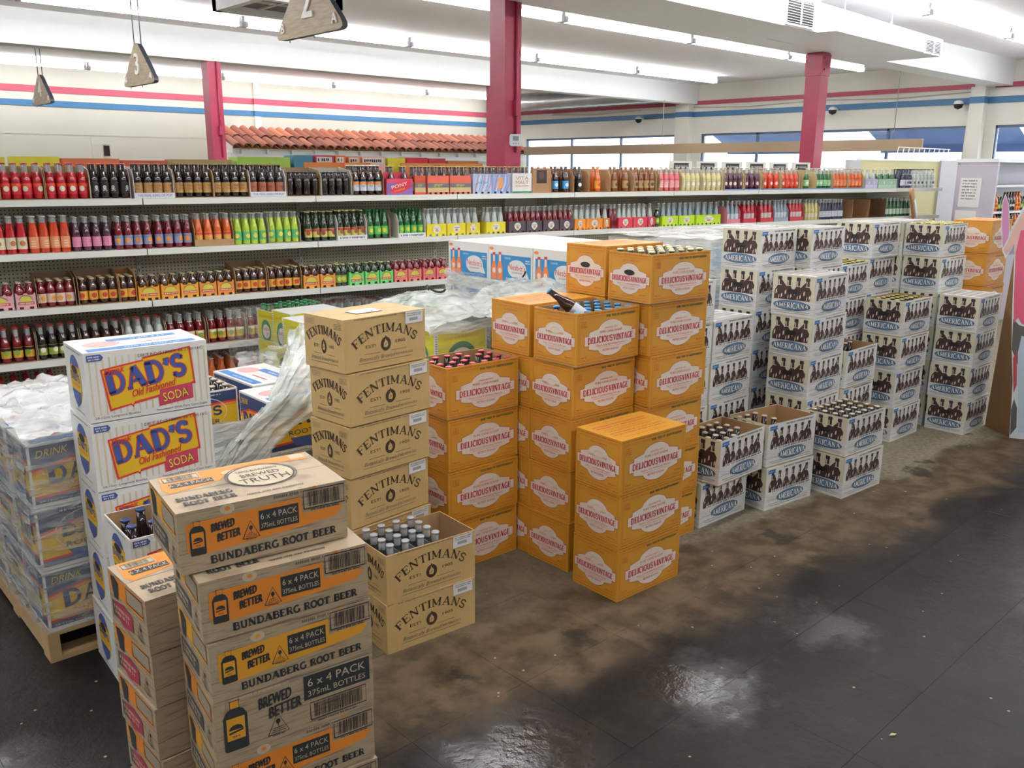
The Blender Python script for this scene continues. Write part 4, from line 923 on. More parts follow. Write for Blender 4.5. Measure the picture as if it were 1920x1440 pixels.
BK = {
 'jack': dict(prof='long', body='red', cap='c23a44', neck=neckc, label='c01828', deco=('e8e2cf', 'disc'), band='e05030'),
 'skull': dict(prof='long', body='dark', cap='b84a50', label='22201f', deco=('e4e4de', 'skull')),
 'tiki': dict(prof='long', body='dark', cap='6b5a3a', label='b58a52', deco=('4a2c1c', 't:TIKI/COLA')),
 'tikr': dict(prof='long', body='dark', cap='8a6a3a', label='9c5a42', deco=('4a2018', 't:TIKI')),
 'blk': dict(prof='stub', body='dark', cap='26303a', label=None), 
 'seven': dict(prof='long', body='dark', cap='d8d2c4', label='c8ccd4', deco=('3a5a94', 't:700'), band='d9822c'),
 'carr': dict(prof='long', body='brown', cap='b9b06a', neck=None, label='b9a878'),
 'clr': dict(prof='stub', body='clear', cap='c9ccc4', label=None),
 'bluew': dict(prof='long', body='brown', cap='9db4c4', label='3f9ad0', deco=('e8e4dc', 'disc'), band='3f9ad0'),
 'blkw': dict(prof='long', body='dark', cap='b9b9b4', label='1c1c1e', deco=('e4e4e0', 'disc')),
 'orl': dict(prof='long', body='org', cap='c9a03a', label='e0962c', deco=('c04a20', 'disc')),
 'bry': dict(prof='long', body='amber', cap='c8c2b0', label='a8895c', deco=('4a3020', 'disc')),
 'pnk': dict(prof='long', body='pink', cap='d8c8c4', neck=neckc, label='e09a98', deco=('e8e0d8', 'bars')),
 'ylw': dict(prof='long', body='yell', cap='d8d4c0', neck=neckc, label='c9c49a', deco=('ece8d4', 'disc')),
 'ppl': dict(prof='long', body='purple', cap='c8b8a8', neck=neckc, label='5a2a40', deco=('e0d4c8', 'disc')),
 'rdo': dict(prof='long', body='orr', cap='d4c0b4', neck=neckc, label='d04028', deco=('f0d8c8', 'disc')),
 'grl': dict(prof='long', body='green', cap='c8d4c0', neck=neckc, label='8fc48c', deco=('e4ecd8', 'disc')),
 'orb': dict(prof='long', body='org', cap='d8c0a8', neck=neckc, label='dc7848', deco=('f0dcd0', 'bars')),
 'wht': dict(prof='long', body='navy', cap='1c1c20', label='c8c8d0', deco=('3a3a50', 'disc')),
 'wh2': dict(prof='long', body='clear', cap='2a2a24', neck=neckc, label='ccd0cc', deco=('3a3a50', 'disc')),
 'redl': dict(prof='fat', body='red', cap='d8d8d4', neck=neckc, label='dcd2b8', deco=('b06a3a', 'disc')),
 'peach': dict(prof='fat', body='orr', cap='d8d8d4', neck=neckc, label='dc9468', deco=('e8c4a4', 'bars')),
 'pinkl': dict(prof='slim', body='purple', cap='d0d0cc', neck=neckc, label='d88aa8', deco=('b04a78', 'bars')),
 'blor': dict(prof='slim', body='dred', cap='d0d0cc', neck=neckc, label='8c94b4', deco=('e08a3c', 'disc'), band='6f86ac'),
 'orrd': dict(prof='slim', body='org', cap='c8c8c0', neck=neckc, label='d8a050', deco=('e8c890', 'bars'), band='d0402c'),
 'limeb': dict(prof='slim', body='lime', cap='c8ccc0', neck=neckc, label='58b06c', deco=('e0cc50', 'disc')),
 'dkgr': dict(prof='slim', body='dgreen', cap='d0c48c', label='c4bc68', deco=('8a4a3a', 'disc'), band='a8402c'),
 'grnb': dict(prof='slim', body='green', cap='2a7040', label='58b050', deco=('c8c43c', 'disc')),
 'carc': dict(prof='slim', body='clear', cap='d0d0cc', neck=neckc, label=None),
 'card': dict(prof='slim', body='dred', cap='c8c8c4', neck=neckc, label=None),
 'gry': dict(prof='slim', body='bgrey', cap='c8ccd0', neck=neckc, label='ccd4dc', deco=('6a86a8', 'bars')),
 'red2': dict(prof='slim', body='red', cap='d0d0cc', neck=neckc, label='d8cac8', deco=('b82830', 'bars')),
 'yl2': dict(prof='slim', body='yell', cap='c8c8c0', neck=neckc, label='d0ccb8', deco=('b09a2c', 'bars'), band='b8a838'),
 'bk2': dict(prof='slim', body='navy', cap='c8c8cc', neck=neckc, label='c8ccd4', deco=('2c3044', 'bars')),
 'gr2': dict(prof='slim', body='green', cap='c0ccc4', neck=neckc, label='c8d8c8', deco=('3a8a58', 'bars')),
 'ging': dict(prof='stub', body='brown', cap='c9b98a', label='d8a03c', deco=('b04030', 'disc')),
 'gimb': dict(prof='stub', body='dred', cap='c9b9a2', label='d4bcb0', deco=('d0903c', 'disc')),
 'gigr': dict(prof='stub', body='dgreen', cap='c9c98a', label='7a9a3c', deco=('c8c85c', 'disc')),
 'gom': dict(prof='long', body='dred', cap='c0392b', neck=neckc, label='c8982c', deco=('7a9a3c', 'disc'), band='1f1a1c'),
 'gogr': dict(prof='long', body='dark', cap='a04038', neck=neckc, label='8fa03c', deco=('e8e0c8', 'disc'), band='1f1a1c'),
 'god': dict(prof='long', body='brown', cap='a04038', neck=neckc, label='c8c4b8', deco=('3a3a60', 'disc'), band='1f1a1c'),
 'gocl': dict(prof='long', body='clear', cap='b0483c', neck=neckc, label='a8ac9c', deco=('e0e0d4', 'disc')),
 'goye': dict(prof='long', body='dred', cap='a8a8a0', neck=neckc, label='d8a838', deco=('7a9a3c', 'disc'), band='e8dcc8'),
 'tall': dict(prof='long', body='red', cap='b02028', label='a01a24', deco=('d8a858', 'bars')),
 'orbt': dict(prof='long', body='org', cap='d4d4d0', neck=None, label='d0602c', deco=('e08a50', 'bars')),
 # crate bottles
 'cR': dict(prof='long', body='dark', cap='b0323c', label='3a2420'), 'cB': dict(prof='long', body='brown', cap='4a8cba', label='cfd4d8'), 'cW': dict(prof='long', body='dark', cap='d8d4a8', label='4a4438'), 'cG': dict(prof='long', body='green', cap='2f8a50', label='4aa060'),
 'cK': dict(prof='long', body='dark', cap='b9b09c', label='2a2018'), 'cN': dict(prof='long', body='dark', cap='3c4a7a', label='24304a'), 'cS': dict(prof='slim', body='smoke', cap='c4c8cc', neck=neckc, label=None), 'cY': dict(prof='long', body='dark', cap='c9bd78', label='2a2018'),
}
def fill(T, L, W, key, nx, ny, desc, place, group, skip=(), z=.006, first_z=0.):
    u, v_, z0, a = T; k = 0
    for i in range(nx):
        for j in range(ny):
            if (i, j) in skip: continue
            x = .004 + (L-.008)*(i+.5)/nx; y = .004 + (W-.008)*(j+.5)/ny
            o = bottle(key, (u + x*cos(a) - y*sin(a), v_ + x*sin(a) + y*cos(a), z0 + z), a + random.uniform(-1, 1), '%s %s' % (desc, place), group)
L, W, h24 = D24
fill(tA, L, W, 'cR', 6, 4, 'red capped bottle in the open orange carton', 'behind the tan cartons', 'red capped bottles in an orange carton', skip={(3,1),(4,3),(1,2)})
fill(tC, L, W, 'cB', 6, 4, 'blue capped bottle in the open orange carton', 'above the front orange stack', 'blue capped bottles in an orange carton', skip={(0,2),(0,3),(0,1)})
fill(tE, L, W, 'cW', 6, 4, 'pale capped bottle in the highest orange carton', 'with the hand hole', 'pale capped bottles in an orange carton')
# bottle lying across the blue caps
o = bottle('cB', (0, 0, 0), 0, 'blue labelled brown bottle tilted across the blue caps with its neck up', None); del o['group']
u_, v__, z_, a_ = tC; o.location = (u_ + .13, v__ + .045, z_ + .185); o.rotation_euler = (radians(54), 0, radians(-135))
fill(tF1, L, W, 'cK', 6, 4, 'dark bottle in the open white carton', 'against the orange block', 'bottles in the left open white carton', skip={(5,0),(5,1),(5,2),(4,0),(5,3),(0,2),(3,0)})
fill(tF2, L, W, 'cK', 6, 4, 'dark bottle in the half empty white carton', 'in the middle of the front three', 'bottles in the middle open white carton', skip={(i, j) for i in range(6) for j in range(4) if not (j == 3 and i < 3 or (i, j) in ((0,2),(2,1),(2,2)))})
fill(tF3, L, W, 'cK', 6, 4, 'pale capped bottle in the full white carton', 'at the right of the front three', 'bottles in the right open white carton')
fill(tG5, L, W, 'cY', 6, 4, 'gold capped bottle in the open white carton', 'between the two tall groups', 'gold capped bottles in a white carton')
fill(tG6, L, W, 'cY', 6, 4, 'gold capped bottle in the highest open white carton', 'at the back right', 'bottles in the highest white carton')
fill(tG10, L, W, 'cK', 6, 4, 'dark bottle in the half hidden white carton', 'behind right front pair', 'bottles in the half hidden carton', skip={(i, 0) for i in range(6)} | {(i, 1) for i in range(6)})
fill(tG7, L, W, 'cY', 6, 4, 'gold capped bottle in the open white carton', 'left of the rightmost white stack', 'bottles in the right group front carton', skip={(0,0),(0,1),(1,0),(2,0),(0,2)})
fill(tQ, L, W, 'cN', 6, 4, 'blue capped bottle in the open striped carton', 'under the two striped cartons', 'bottles in the open striped carton', skip={(0,0),(1,0),(0,3),(2,0),(3,0),(4,0),(1,2),(3,2)})
fill(tU, .28, .25, 'cS', 4, 4, 'silver capped clear bottle in the open tan carton', 'at the left half of the box', 'silver capped bottles in a tan carton', z=-.03 + .036)
# grey four-pack carriers in the tan carton
ca = M('grey_blue_board', '707a86', .5)
for k in range(3):
    m_ = MB(); m_.box(0, .002, .02, .23, .0, .19, ca); o = m_.build('bottle_divider'); u_, v__, z_, a_ = tU; x = .072 + k*.068
    o.location = (u_ + x*cos(a_), v__ + x*sin(a_), z_ + .006); o.rotation_euler[2] = a_; tag(o, 'grey card divider between the silver capped bottles in the open tan carton', 'divider', 'card dividers in the tan carton')

# ------------------------------------------------------------------ pallets with wrapped goods
palm = M('pallet_wood', 'ab8d63', .8, vary=.15, scale=6, stretch=(1, 8, 4))
def mk_pallet(L_, W_, label):
    r = empty('wood_pallet', (0,0,0)); tag(r, label, 'pallet')
    n_ = 7
    for i in range(n_):
        m_ = MB(); y = (W_ - .09) * i / (n_-1); m_.box(0, L_, y, y + .09, .105, .123, palm); m_.build('top_plank', r)
    for y in (0, W_/2 - .045, W_ - .09):
        m_ = MB(); m_.box(0, L_, y, y + .09, 0, .018, palm); m_.build('bottom_plank', r)
    for x in (0, L_/2 - .02, L_ - .04):
        m_ = MB(); m_.box(x, x + .04, 0, W_, .018, .105, palm); m_.build('stringer', r)
    return r
def wrap_mat(name, a0, a1, white_):
    m = bpy.data.materials.new(name); m.use_nodes = True; n = m.node_tree.nodes; l = m.node_tree.links; b = n['Principled BSDF']
    tc = n.new('ShaderNodeTexCoord'); mp = n.new('ShaderNodeMapping'); mp.inputs['Scale'].default_value = (3, 3, 14); l.new(tc.outputs['Object'], mp.inputs[0])
    t = n.new('ShaderNodeTexNoise'); t.inputs['Scale'].default_value = 2.2; t.inputs['Detail'].default_value = 6; t.inputs['Distortion'].default_value = .7; l.new(mp.outputs[0], t.inputs['Vector'])
    r = n.new('ShaderNodeMapRange'); l.new(t.outputs[0], r.inputs[0]); r.inputs[1].default_value = .35; r.inputs[2].default_value = .68; r.inputs[3].default_value = a0; r.inputs[4].default_value = a1
    l.new(r.outputs[0], b.inputs['Alpha']); b.inputs['Base Color'].default_value = lin(white_); b.inputs['Roughness'].default_value = .16; b.inputs['Specular IOR Level'].default_value = .9
    bp = n.new('ShaderNodeBump'); bp.inputs['Strength'].default_value = .9; bp.inputs['Distance'].default_value = .02; l.new(t.outputs[0], bp.inputs['Height']); l.new(bp.outputs[0], b.inputs['Normal'])
    return m
W1 = wrap_mat('stretch_film', .12, .48, 'dfe4e2'); W5 = wrap_mat('clear_film', .03, .22, 'e4e8e4'); W2 = wrap_mat('crumpled_film', .45, .85, 'e2e8e0'); W3 = wrap_mat('thick_film', .55, .9, 'd9dcd8'); W4 = wrap_mat('thin_film', .12, .6, 'dfe4e2')
from mathutils import noise as mn
def shell(u0, u1, v0, v1, z0, z1, mat_, label, top=True, amp=.008, sk=0, cut=None):
    """film pulled around a load"""
    m_ = MB(); N = 10
    ring = [(u0 + (u1-u0)*t/N, v0) for t in range(N)] + [(u1, v0 + (v1-v0)*t/N) for t in range(N)] + [(u1 - (u1-u0)*t/N, v1) for t in range(N)] + [(u0, v1 - (v1-v0)*t/N) for t in range(N)]
    Z = 14; g = []
    cu, cv = (u0+u1)/2, (v0+v1)/2
    for k in range(Z + 1):
        z = z0 + (z1-z0)*k/Z; row = []
        for x, y in ring:
            d = max(.005, amp * mn.noise(Vector((x*5, y*5, z*22 + sk))) + amp*1.2)
            dx, dy = (x-cu), (y-cv); q = math.hypot(dx, dy); row.append((x + dx/q*d, y + dy/q*d, z))
        g.append(row)
    n_ = len(ring)
    for k in range(Z):
        for i in range(n_):
            j = (i+1) % n_; m_.face([g[k][i], g[k][j], g[k+1][j], g[k+1][i]], mat_, True)
    return tag(m_.build('stretch_wrap'), label, 'plastic wrap')
def sheet(fn, nu, nv, mat_, label, name='plastic_sheet'):
    m_ = MB(); g = [[fn(i/nu, j/nv) for j in range(nv+1)] for i in range(nu+1)]
    k0 = len(m_.v)
    for r in g: m_.v += [tuple(p) for p in r]
    mi = m_.mi(mat_)
    for i in range(nu):
        for j in range(nv):
            a = k0 + i*(nv+1) + j; m_.f.append((a, a+nv+1, a+nv+2, a+1)); m_.m.append(mi); m_.sm.append(True)
    return tag(m_.build(name), label, 'plastic wrap')

def load(key, cols, z0, kind, place, group, jit=.6):
    for i, (u, v_, yaw, kinds) in enumerate(cols):
        stack('%s%d' % (key, i), kinds, u, v_, yaw, place % ORDC[i], group, z0=z0, jit=jit)
ORDC = ['near left corner', 'near side second', 'near side third', 'near side fourth', 'second row left', 'second row second', 'second row third', 'second row fourth', 'back row left', 'back row second', 'back row third', 'back row last']
# left pallet: root beer
o = mk_pallet(1.22, 1.0, 'light wood pallet under the film-wrapped root beer cartons at far left'); o.location = (.735, 3.30, 0); o.rotation_euler[2] = radians(-1)
load('PL', [(.745, 3.30, -1, ['rb', 'rbe', 'rb']), (1.165, 3.295, -1, ['rb', 'rb']), (1.66, 3.285, -1, ['rb', 'rb', 'rbe']), (2.08, 3.28, -1, ['rb', 'rbe']),
            (.75, 3.60, -1, ['rb', 'rb', 'rb']), (1.32, 3.70, -1, ['rb', 'rb', 'rbo']), (1.745, 3.985, -90, ['rbf', 'rbf', 'rbf']), (2.03, 3.60, 0, ['rb', 'rb', 'rb']),
            (.75, 3.90, -1, ['rb', 'rb', 'rb']), (1.25, 4.0, -1, ['rb', 'rb', 'rb'])], .125, 'rb', 'in left load, %s', 'root beer cartons')
fill(TOPS['PL5'], L, W, 'cK', 6, 4, 'dark bottle in the open root beer carton', 'behind the striped carton', 'dark bottles in the open root beer carton')
o = mk_pallet(.9, 1.0, 'wood pallet under the right half of the root beer load behind the tan stack'); o.location = (1.99, 3.28, 0)
shell(.735, 2.50, 3.285, 4.28, .127, .62, W1, 'clear stretch film around the lower root beer cartons')
shell(.738, 1.155, 3.293, 4.18, .60, .872, W1, 'clear stretch film around the upper left root beer cartons')
sheet(lambda a, b: (.73 + a*.46, 3.27 + b*.92, .885 + .03*mn.noise(Vector((a*5, b*7, 1))) + .02*mn.noise(Vector((a*14, b*15, 2))) + .035*sin(b*pi)), 26, 40, W3, 'crumpled white film over the far left root beer cartons')
# film trailing over the front of the root beer load
sheet(lambda a, b: (.722 - .01*mn.noise(Vector((a*9, b*5, 5))), 3.27 + a*.93, .14 + b*.74), 40, 14, W4, 'hazy film over the left side of the root beer cartons')
sheet(lambda a, b: (1.17 + a*.48, 3.27 - .012*mn.noise(Vector((a*9, b*3, 5))), .38 + b*.42 + .01*mn.noise(Vector((a*6, 3, 2)))), 30, 16, W3, 'dense white film band across the front of the root beer cartons')

# yellow cartons
o = mk_pallet(.98, 1.72, 'wood pallet beneath the lemon yellow cartons'); o.location = (2.74, 4.09, 0)
load('BU', [(3.165, 4.07, -1, ['bub', 'bub', 'bub']), (2.73, 4.55, -1, ['bub', 'bub', 'bub']), (2.75, 4.90, -1, ['bub', 'bub', 'bub']), (2.865, 5.25, -1, ['bub', 'bub', 'bub']), (2.90, 5.545, -1, ['bub', 'bub', 'bubo']), (3.16, 4.42, 0, ['bub', 'bub', 'bub']), (3.18, 4.95, 0, ['bub', 'bub', 'bub']), (3.62, 5.05, 0, ['bub', 'bub', 'bubo'])], .125, 'bub', 'in yellow load, %s', 'lemon yellow cartons')
fill(TOPS['BU4'], L, W, 'cG', 6, 4, 'green capped bottle in the open yellow carton', 'behind the left tan stack', 'green caps in the left yellow carton', skip={(0,1),(1,1),(2,0),(1,3)}, z=.02)
fill(TOPS['BU7'], L, W, 'cG', 6, 4, 'green capped bottle in the open yellow carton', 'left of the plastic mound', 'green caps in the right yellow carton', z=.03)
shell(2.69, 3.70, 4.055, 5.83, .127, .84, W5, 'thin stretch film around the lemon yellow cartons')
def mound(a, b):
    x, y = 3.10 + a*.98, 4.03 + b*.98
    hgt = .17 * max(0, sin(pi*min(1, a*1.1)))**.6 * max(0, sin(pi*(b*.82+.12)))**.8
    return (x, y, .855 + hgt + .028*mn.noise(Vector((a*6, b*6, 3))) + .012*mn.noise(Vector((a*19, b*17, 7))))
sheet(mound, 60, 60, W2, 'pale crumpled plastic mound heaped on the yellow cartons')
def skirt(a, b):
    x = 3.10 + a*.95; return (x, 4.045 - .006 - .008*mn.noise(Vector((a*10, b*10, 9))), .835 + b*.06 + .02*mn.noise(Vector((a*5, 2, 3))))
sheet(skirt, 40, 8, W2, 'edge of plastic hanging over the front yellow carton')
# black cord hook on the mound
m_ = MB(); pts = [Vector((3.42 + .10*t, 4.46 + .05*sin(t*5), 1.045 + .02*sin(t*7) - .05*max(0, t-.7))) for t in [i/9 for i in range(10)]]
for p, q in zip(pts, pts[1:]): m_.tube(p, q, .007, 6, dark)
tag(m_.build('strap_loop'), 'dark curved strap lying on the plastic mound', 'strap')
# film pulled down from the yellow load to the root beer load
def drape(a, b):
    P_l = [Vector(q) for q in ((2.36, 4.02, 1.02), (2.12, 3.66, .975), (1.88, 3.38, .92), (1.70, 3.25, .835), (1.56, 3.235, .745), (1.463, 3.235, .66), (1.40, 3.24, .58))]
    t = a * 5.999; k = int(t); t -= k; c = P_l[k].lerp(P_l[k+1], t)
    wd = .42 - .20*a; q = (b - .5) * wd; c = c + Vector((.73, -.35*(1-a), 0)) * q + Vector((0, 0, .03*cos((b-.5)*pi) - .10*abs(b-.5)))
    return c + Vector((.02*mn.noise(Vector((a*7, b*9, 1))), -.02 - .025*mn.noise(Vector((a*5, b*14, 2))), .03*mn.noise(Vector((a*9, b*20, 4)))))
sheet(drape, 80, 44, W2, 'bunched clear plastic trailing down between the yellow and root beer cartons')
def drape2(a, b):
    c = Vector((2.05 + .62*a, 4.42 + .12*a, .52 + .30*b)); c += Vector((.06*mn.noise(Vector((a*5, b*5, 8))), -.10*sin(b*pi) + .06*mn.noise(Vector((a*6, b*7, 11))), .03*mn.noise(Vector((a*9, b*9, 2)))))
    return c
sheet(drape2, 50, 40, W4, 'sheer plastic sheet hanging by the left yellow carton')
# white and blue fruit soda pallet
o = mk_pallet(1.05, 1.25, 'wood pallet under the white and blue cartons'); o.location = (3.76, 3.44, 0)
cols = []
cols += [(3.75, 4.255, 0, ['nes']*5), (3.75, 3.845, 0, ['nes']*5), (3.75, 3.43, 0, ['nes']*5)]
for q in range(1, 3): cols += [(3.75 + q*.272, 4.255, 0, ['nes']*5), (3.75 + q*.272, 3.845, 0, ['nes']*5), (3.75 + q*.272, 3.43, 0, ['nes']*5)]
load('N', cols, .125, 'nes', 'in blue load, %s', 'white and blue cartons', jit=.5)
shell(3.742, 4.86, 3.415, 4.67, .5, 1.10, W4, 'cloudy stretch film around the white and blue cartons')
def skn(a, b): return (3.735 - .02*mn.noise(Vector((a*8, b*8, 4))) - .01, 3.42 + a*1.25, 1.0 + b*.16 - .05*sin(a*pi) + .02*mn.noise(Vector((a*7, 1, 1))))
sheet(skn, 40, 10, W4, 'loose film edge below the blue labels')
def peak(a, b):
    x, y = 3.42 + a*.36, 3.40 + b*.85; return (x, y, .93 + .26*a**1.3*(.6 + .4*sin(b*pi)) + .04*mn.noise(Vector((a*6, b*8, 12))) + .015*mn.noise(Vector((a*20, b*24, 3))))
sheet(peak, 30, 50, W2, 'peaked crumpled plastic between the mound and the blue labels')
# further white-topped load
o = mk_pallet(1.9, 1.1, 'wood pallet under the white-topped film load behind the bottle-print cartons'); o.location = (4.92, 3.36, 0)
cols = [(4.93 + i*.42, 3.37 + j*.29, 0, ['pw']*5) for j in range(2) for i in range(4)]
for i, (u, v_, yw, kd) in enumerate(cols):
    stack('W%d' % i, kd, u, v_, yw, 'in plain white load, ' + ('front' if i < 4 else 'back') + ' row ' + ['first', 'second', 'third', 'fourth'][i % 4], 'plain white cartons', z0=.125, jit=.3)
shell(4.92, 6.62, 3.36, 4.24, .3, 1.33, W4, 'cloudy stretch film around the plain white cartons')
sheet(lambda a, b: (4.9 + a*1.75, 3.34 + b*.95, 1.35 + .02*mn.noise(Vector((a*8, b*5, 3)))), 50, 20, W3, 'white film over the tops of the plain white cartons')

# ------------------------------------------------------------------ gondola shelving, slightly askew to the walls
GO = Vector((1.464, 6.330)); GA = radians(-9.05); GD = Vector((cos(GA), sin(GA))); GN = Vector((-sin(GA), cos(GA)))
def gp(s, d, z=0.): return (GO.x + GD.x*s + GN.x*d, GO.y + GD.y*s + GN.y*d, z)
ZS = {1: 1.591, 2: 1.248, 3: .887, 4: .535, 5: .19}
SD = .42
def peg_mat():
    m = bpy.data.materials.new('peg_board_holes'); m.use_nodes = True; n = m.node_tree.nodes; l = m.node_tree.links; b = n['Principled BSDF']
    tc = n.new('ShaderNodeTexCoord'); sp = n.new('ShaderNodeSeparateXYZ'); l.new(tc.outputs['Object'], sp.inputs[0])
    def ma(op, a, bb=None):
        x = n.new('ShaderNodeMath'); x.operation = op
        for i, q in enumerate((a, bb)):
            if q is None: continue
            if isinstance(q, (int, float)): x.inputs[i].default_value = q
            else: l.new(q, x.inputs[i])
        return x.outputs[0]
    def cell(o): return ma('SUBTRACT', ma('FRACT', ma('DIVIDE', o, .0254)), .5)
    a, c = cell(sp.outputs[0]), cell(sp.outputs[2]); r = ma('ADD', ma('MULTIPLY', a, a), ma('MULTIPLY', c, c)); hole = ma('LESS_THAN', r, .035)
    mx = n.new('ShaderNodeMix'); mx.data_type = 'RGBA'; l.new(hole, mx.inputs[0]); mx.inputs[6].default_value = lin('c9c3ad'); mx.inputs[7].default_value = lin('2c2822'); l.new(mx.outputs[2], b.inputs['Base Color']); b.inputs['Roughness'].default_value = .6
    return m
PEG = peg_mat()
def mk_unit(wd=1.243):
    r = empty('shelving_unit', (0, 0, 0))
    m_ = MB(); m_.box(.026, wd - .001, SD, SD + .02, .10, 1.56, PEG); m_.build('peg_board', r)
    m_ = MB(); m_.box(.001, .025, SD, SD + .035, 0, 1.56, shelfm)
    for i in range(28): m_.box(.010, .016, SD - .0015, SD, .2 + i*.05, .225 + i*.05, dark)
    m_.build('upright', r)
    for k, z in ZS.items():
        m_ = MB(); m_.box(.003, wd - .003, .012, SD, z - .028, z, shelfm); sh = m_.build('shelf', r)
        m_ = MB(); m_.prism([(.003, z), (.003, z - .042), (wd - .003, z - .042), (wd - .003, z)], 0, .012, shelfm); m_.build('price_rail', sh)
        if k < 5:
            m_ = MB(); m_.face([(.012, SD, z-.03), (.012, SD, z-.14), (.012, .05, z-.03)], shelfm); m_.face([(.012, .05, z-.03), (.012, SD, z-.14), (.012, SD, z-.03)], shelfm); m_.build('bracket', r)
    m_ = MB(); m_.box(0, wd, .03, .05, 0, .15, shelfm); m_.build('kick_plate', r)
    return r
UN = Proto(mk_unit)
for k in range(-2, 9):
    o = UN.get(); o.location = gp(.86 + 1.245*(k-1), 0); o.rotation_euler[2] = GA
    tag(o, 'beige peg-board shelving unit of the soda wall, %s from the left' % ['beyond the frame', 'beyond the frame', 'first', 'second', 'third', 'fourth', 'fifth', 'sixth', 'seventh', 'eighth', 'ninth'][k+2] if k >= 0 else 'beige peg-board shelving unit continuing beyond the left frame edge' + ('' if k == -1 else ', outermost'), 'shelving', 'soda wall shelving units')
o.scale.x = .8
# beige boxed column foot in the shelving
m_ = MB(); m_.box(-.14, .22, -.03, .0, .1, 1.55, M('beige_panel', 'cfc9b8', .5)); o = m_.build('column_cover', loc=gp(4.22, SD - .01)); o.rotation_euler[2] = GA
tag(o, 'plain beige panel boxing in the tall red column behind the shelves', 'panel')

# ---- goods on the shelves
def bp_(n_, hexc): return M(n_ + '_' + hexc, hexc, .55, vary=.04, scale=20)
def tray(s0, s1, z, hexc, mode, label, grp):
    """mode T: two side walls and a back; L: with a front lip; K: printed front band; B/U variants"""
    m_ = MB(); m = bp_('tray_board', hexc); wd = s1 - s0; D_ = .25; t = .004
    hs = .19
    if mode == 'L': hs = .17
    for x in (0, wd - t):
        m_.face([(x, 0, 0), (x, D_, 0), (x, D_, hs+.025), (x, .035, hs), (x, 0, hs-.05)], m)
        m_.face([(x+t, 0, hs-.05), (x+t, .035, hs), (x+t, D_, hs+.025), (x+t, D_, 0), (x+t, 0, 0)], m); m_.face([(x, 0, 0), (x, 0, hs-.05), (x+t, 0, hs-.05), (x+t, 0, 0)], m); m_.face([(x, 0, hs-.05), (x, .035, hs), (x+t, .035, hs), (x+t, 0, hs-.05)], m); m_.face([(x, .035, hs), (x, D_, hs+.025), (x+t, D_, hs+.025), (x+t, .035, hs)], m)
    m_.box(0, wd, D_, D_ + t, 0, hs + .02, m); m_.box(0, wd, 0, D_, 0, .003, m)
    if mode in 'LKU':
        hf = {'L': .045, 'K': .035, 'U': .012}[mode]; fm = m if mode == 'L' else (M('tray_white', 'd6d8dc', .5) if mode == 'K' else M('tray_blue_edge', '5c7aa4', .5)); m_.box(0, wd, -.003, 0, 0, hf, fm)
    o = m_.build('bottle_tray', loc=gp(s0, .03, z + .0012)); o.rotation_euler[2] = GA; tag(o, label, 'tray', grp)
    if mode == 'K' and wd > .2:
        p = Print(); p.text('THE REAL KING OF POP', wd/2, .010, .016, M('tray_blue_print', '4a64a0', .5), 1, width=wd*.86) if z > 1.4 else p.greek(.02, .01, wd-.02, .014, greyink, 1)
        mb = MB(); p.put(mb, (0, -.0035, 0), (1,0,0), (0,0,1), (0,-1,0)); mb.build('printed_band', o)
    return o
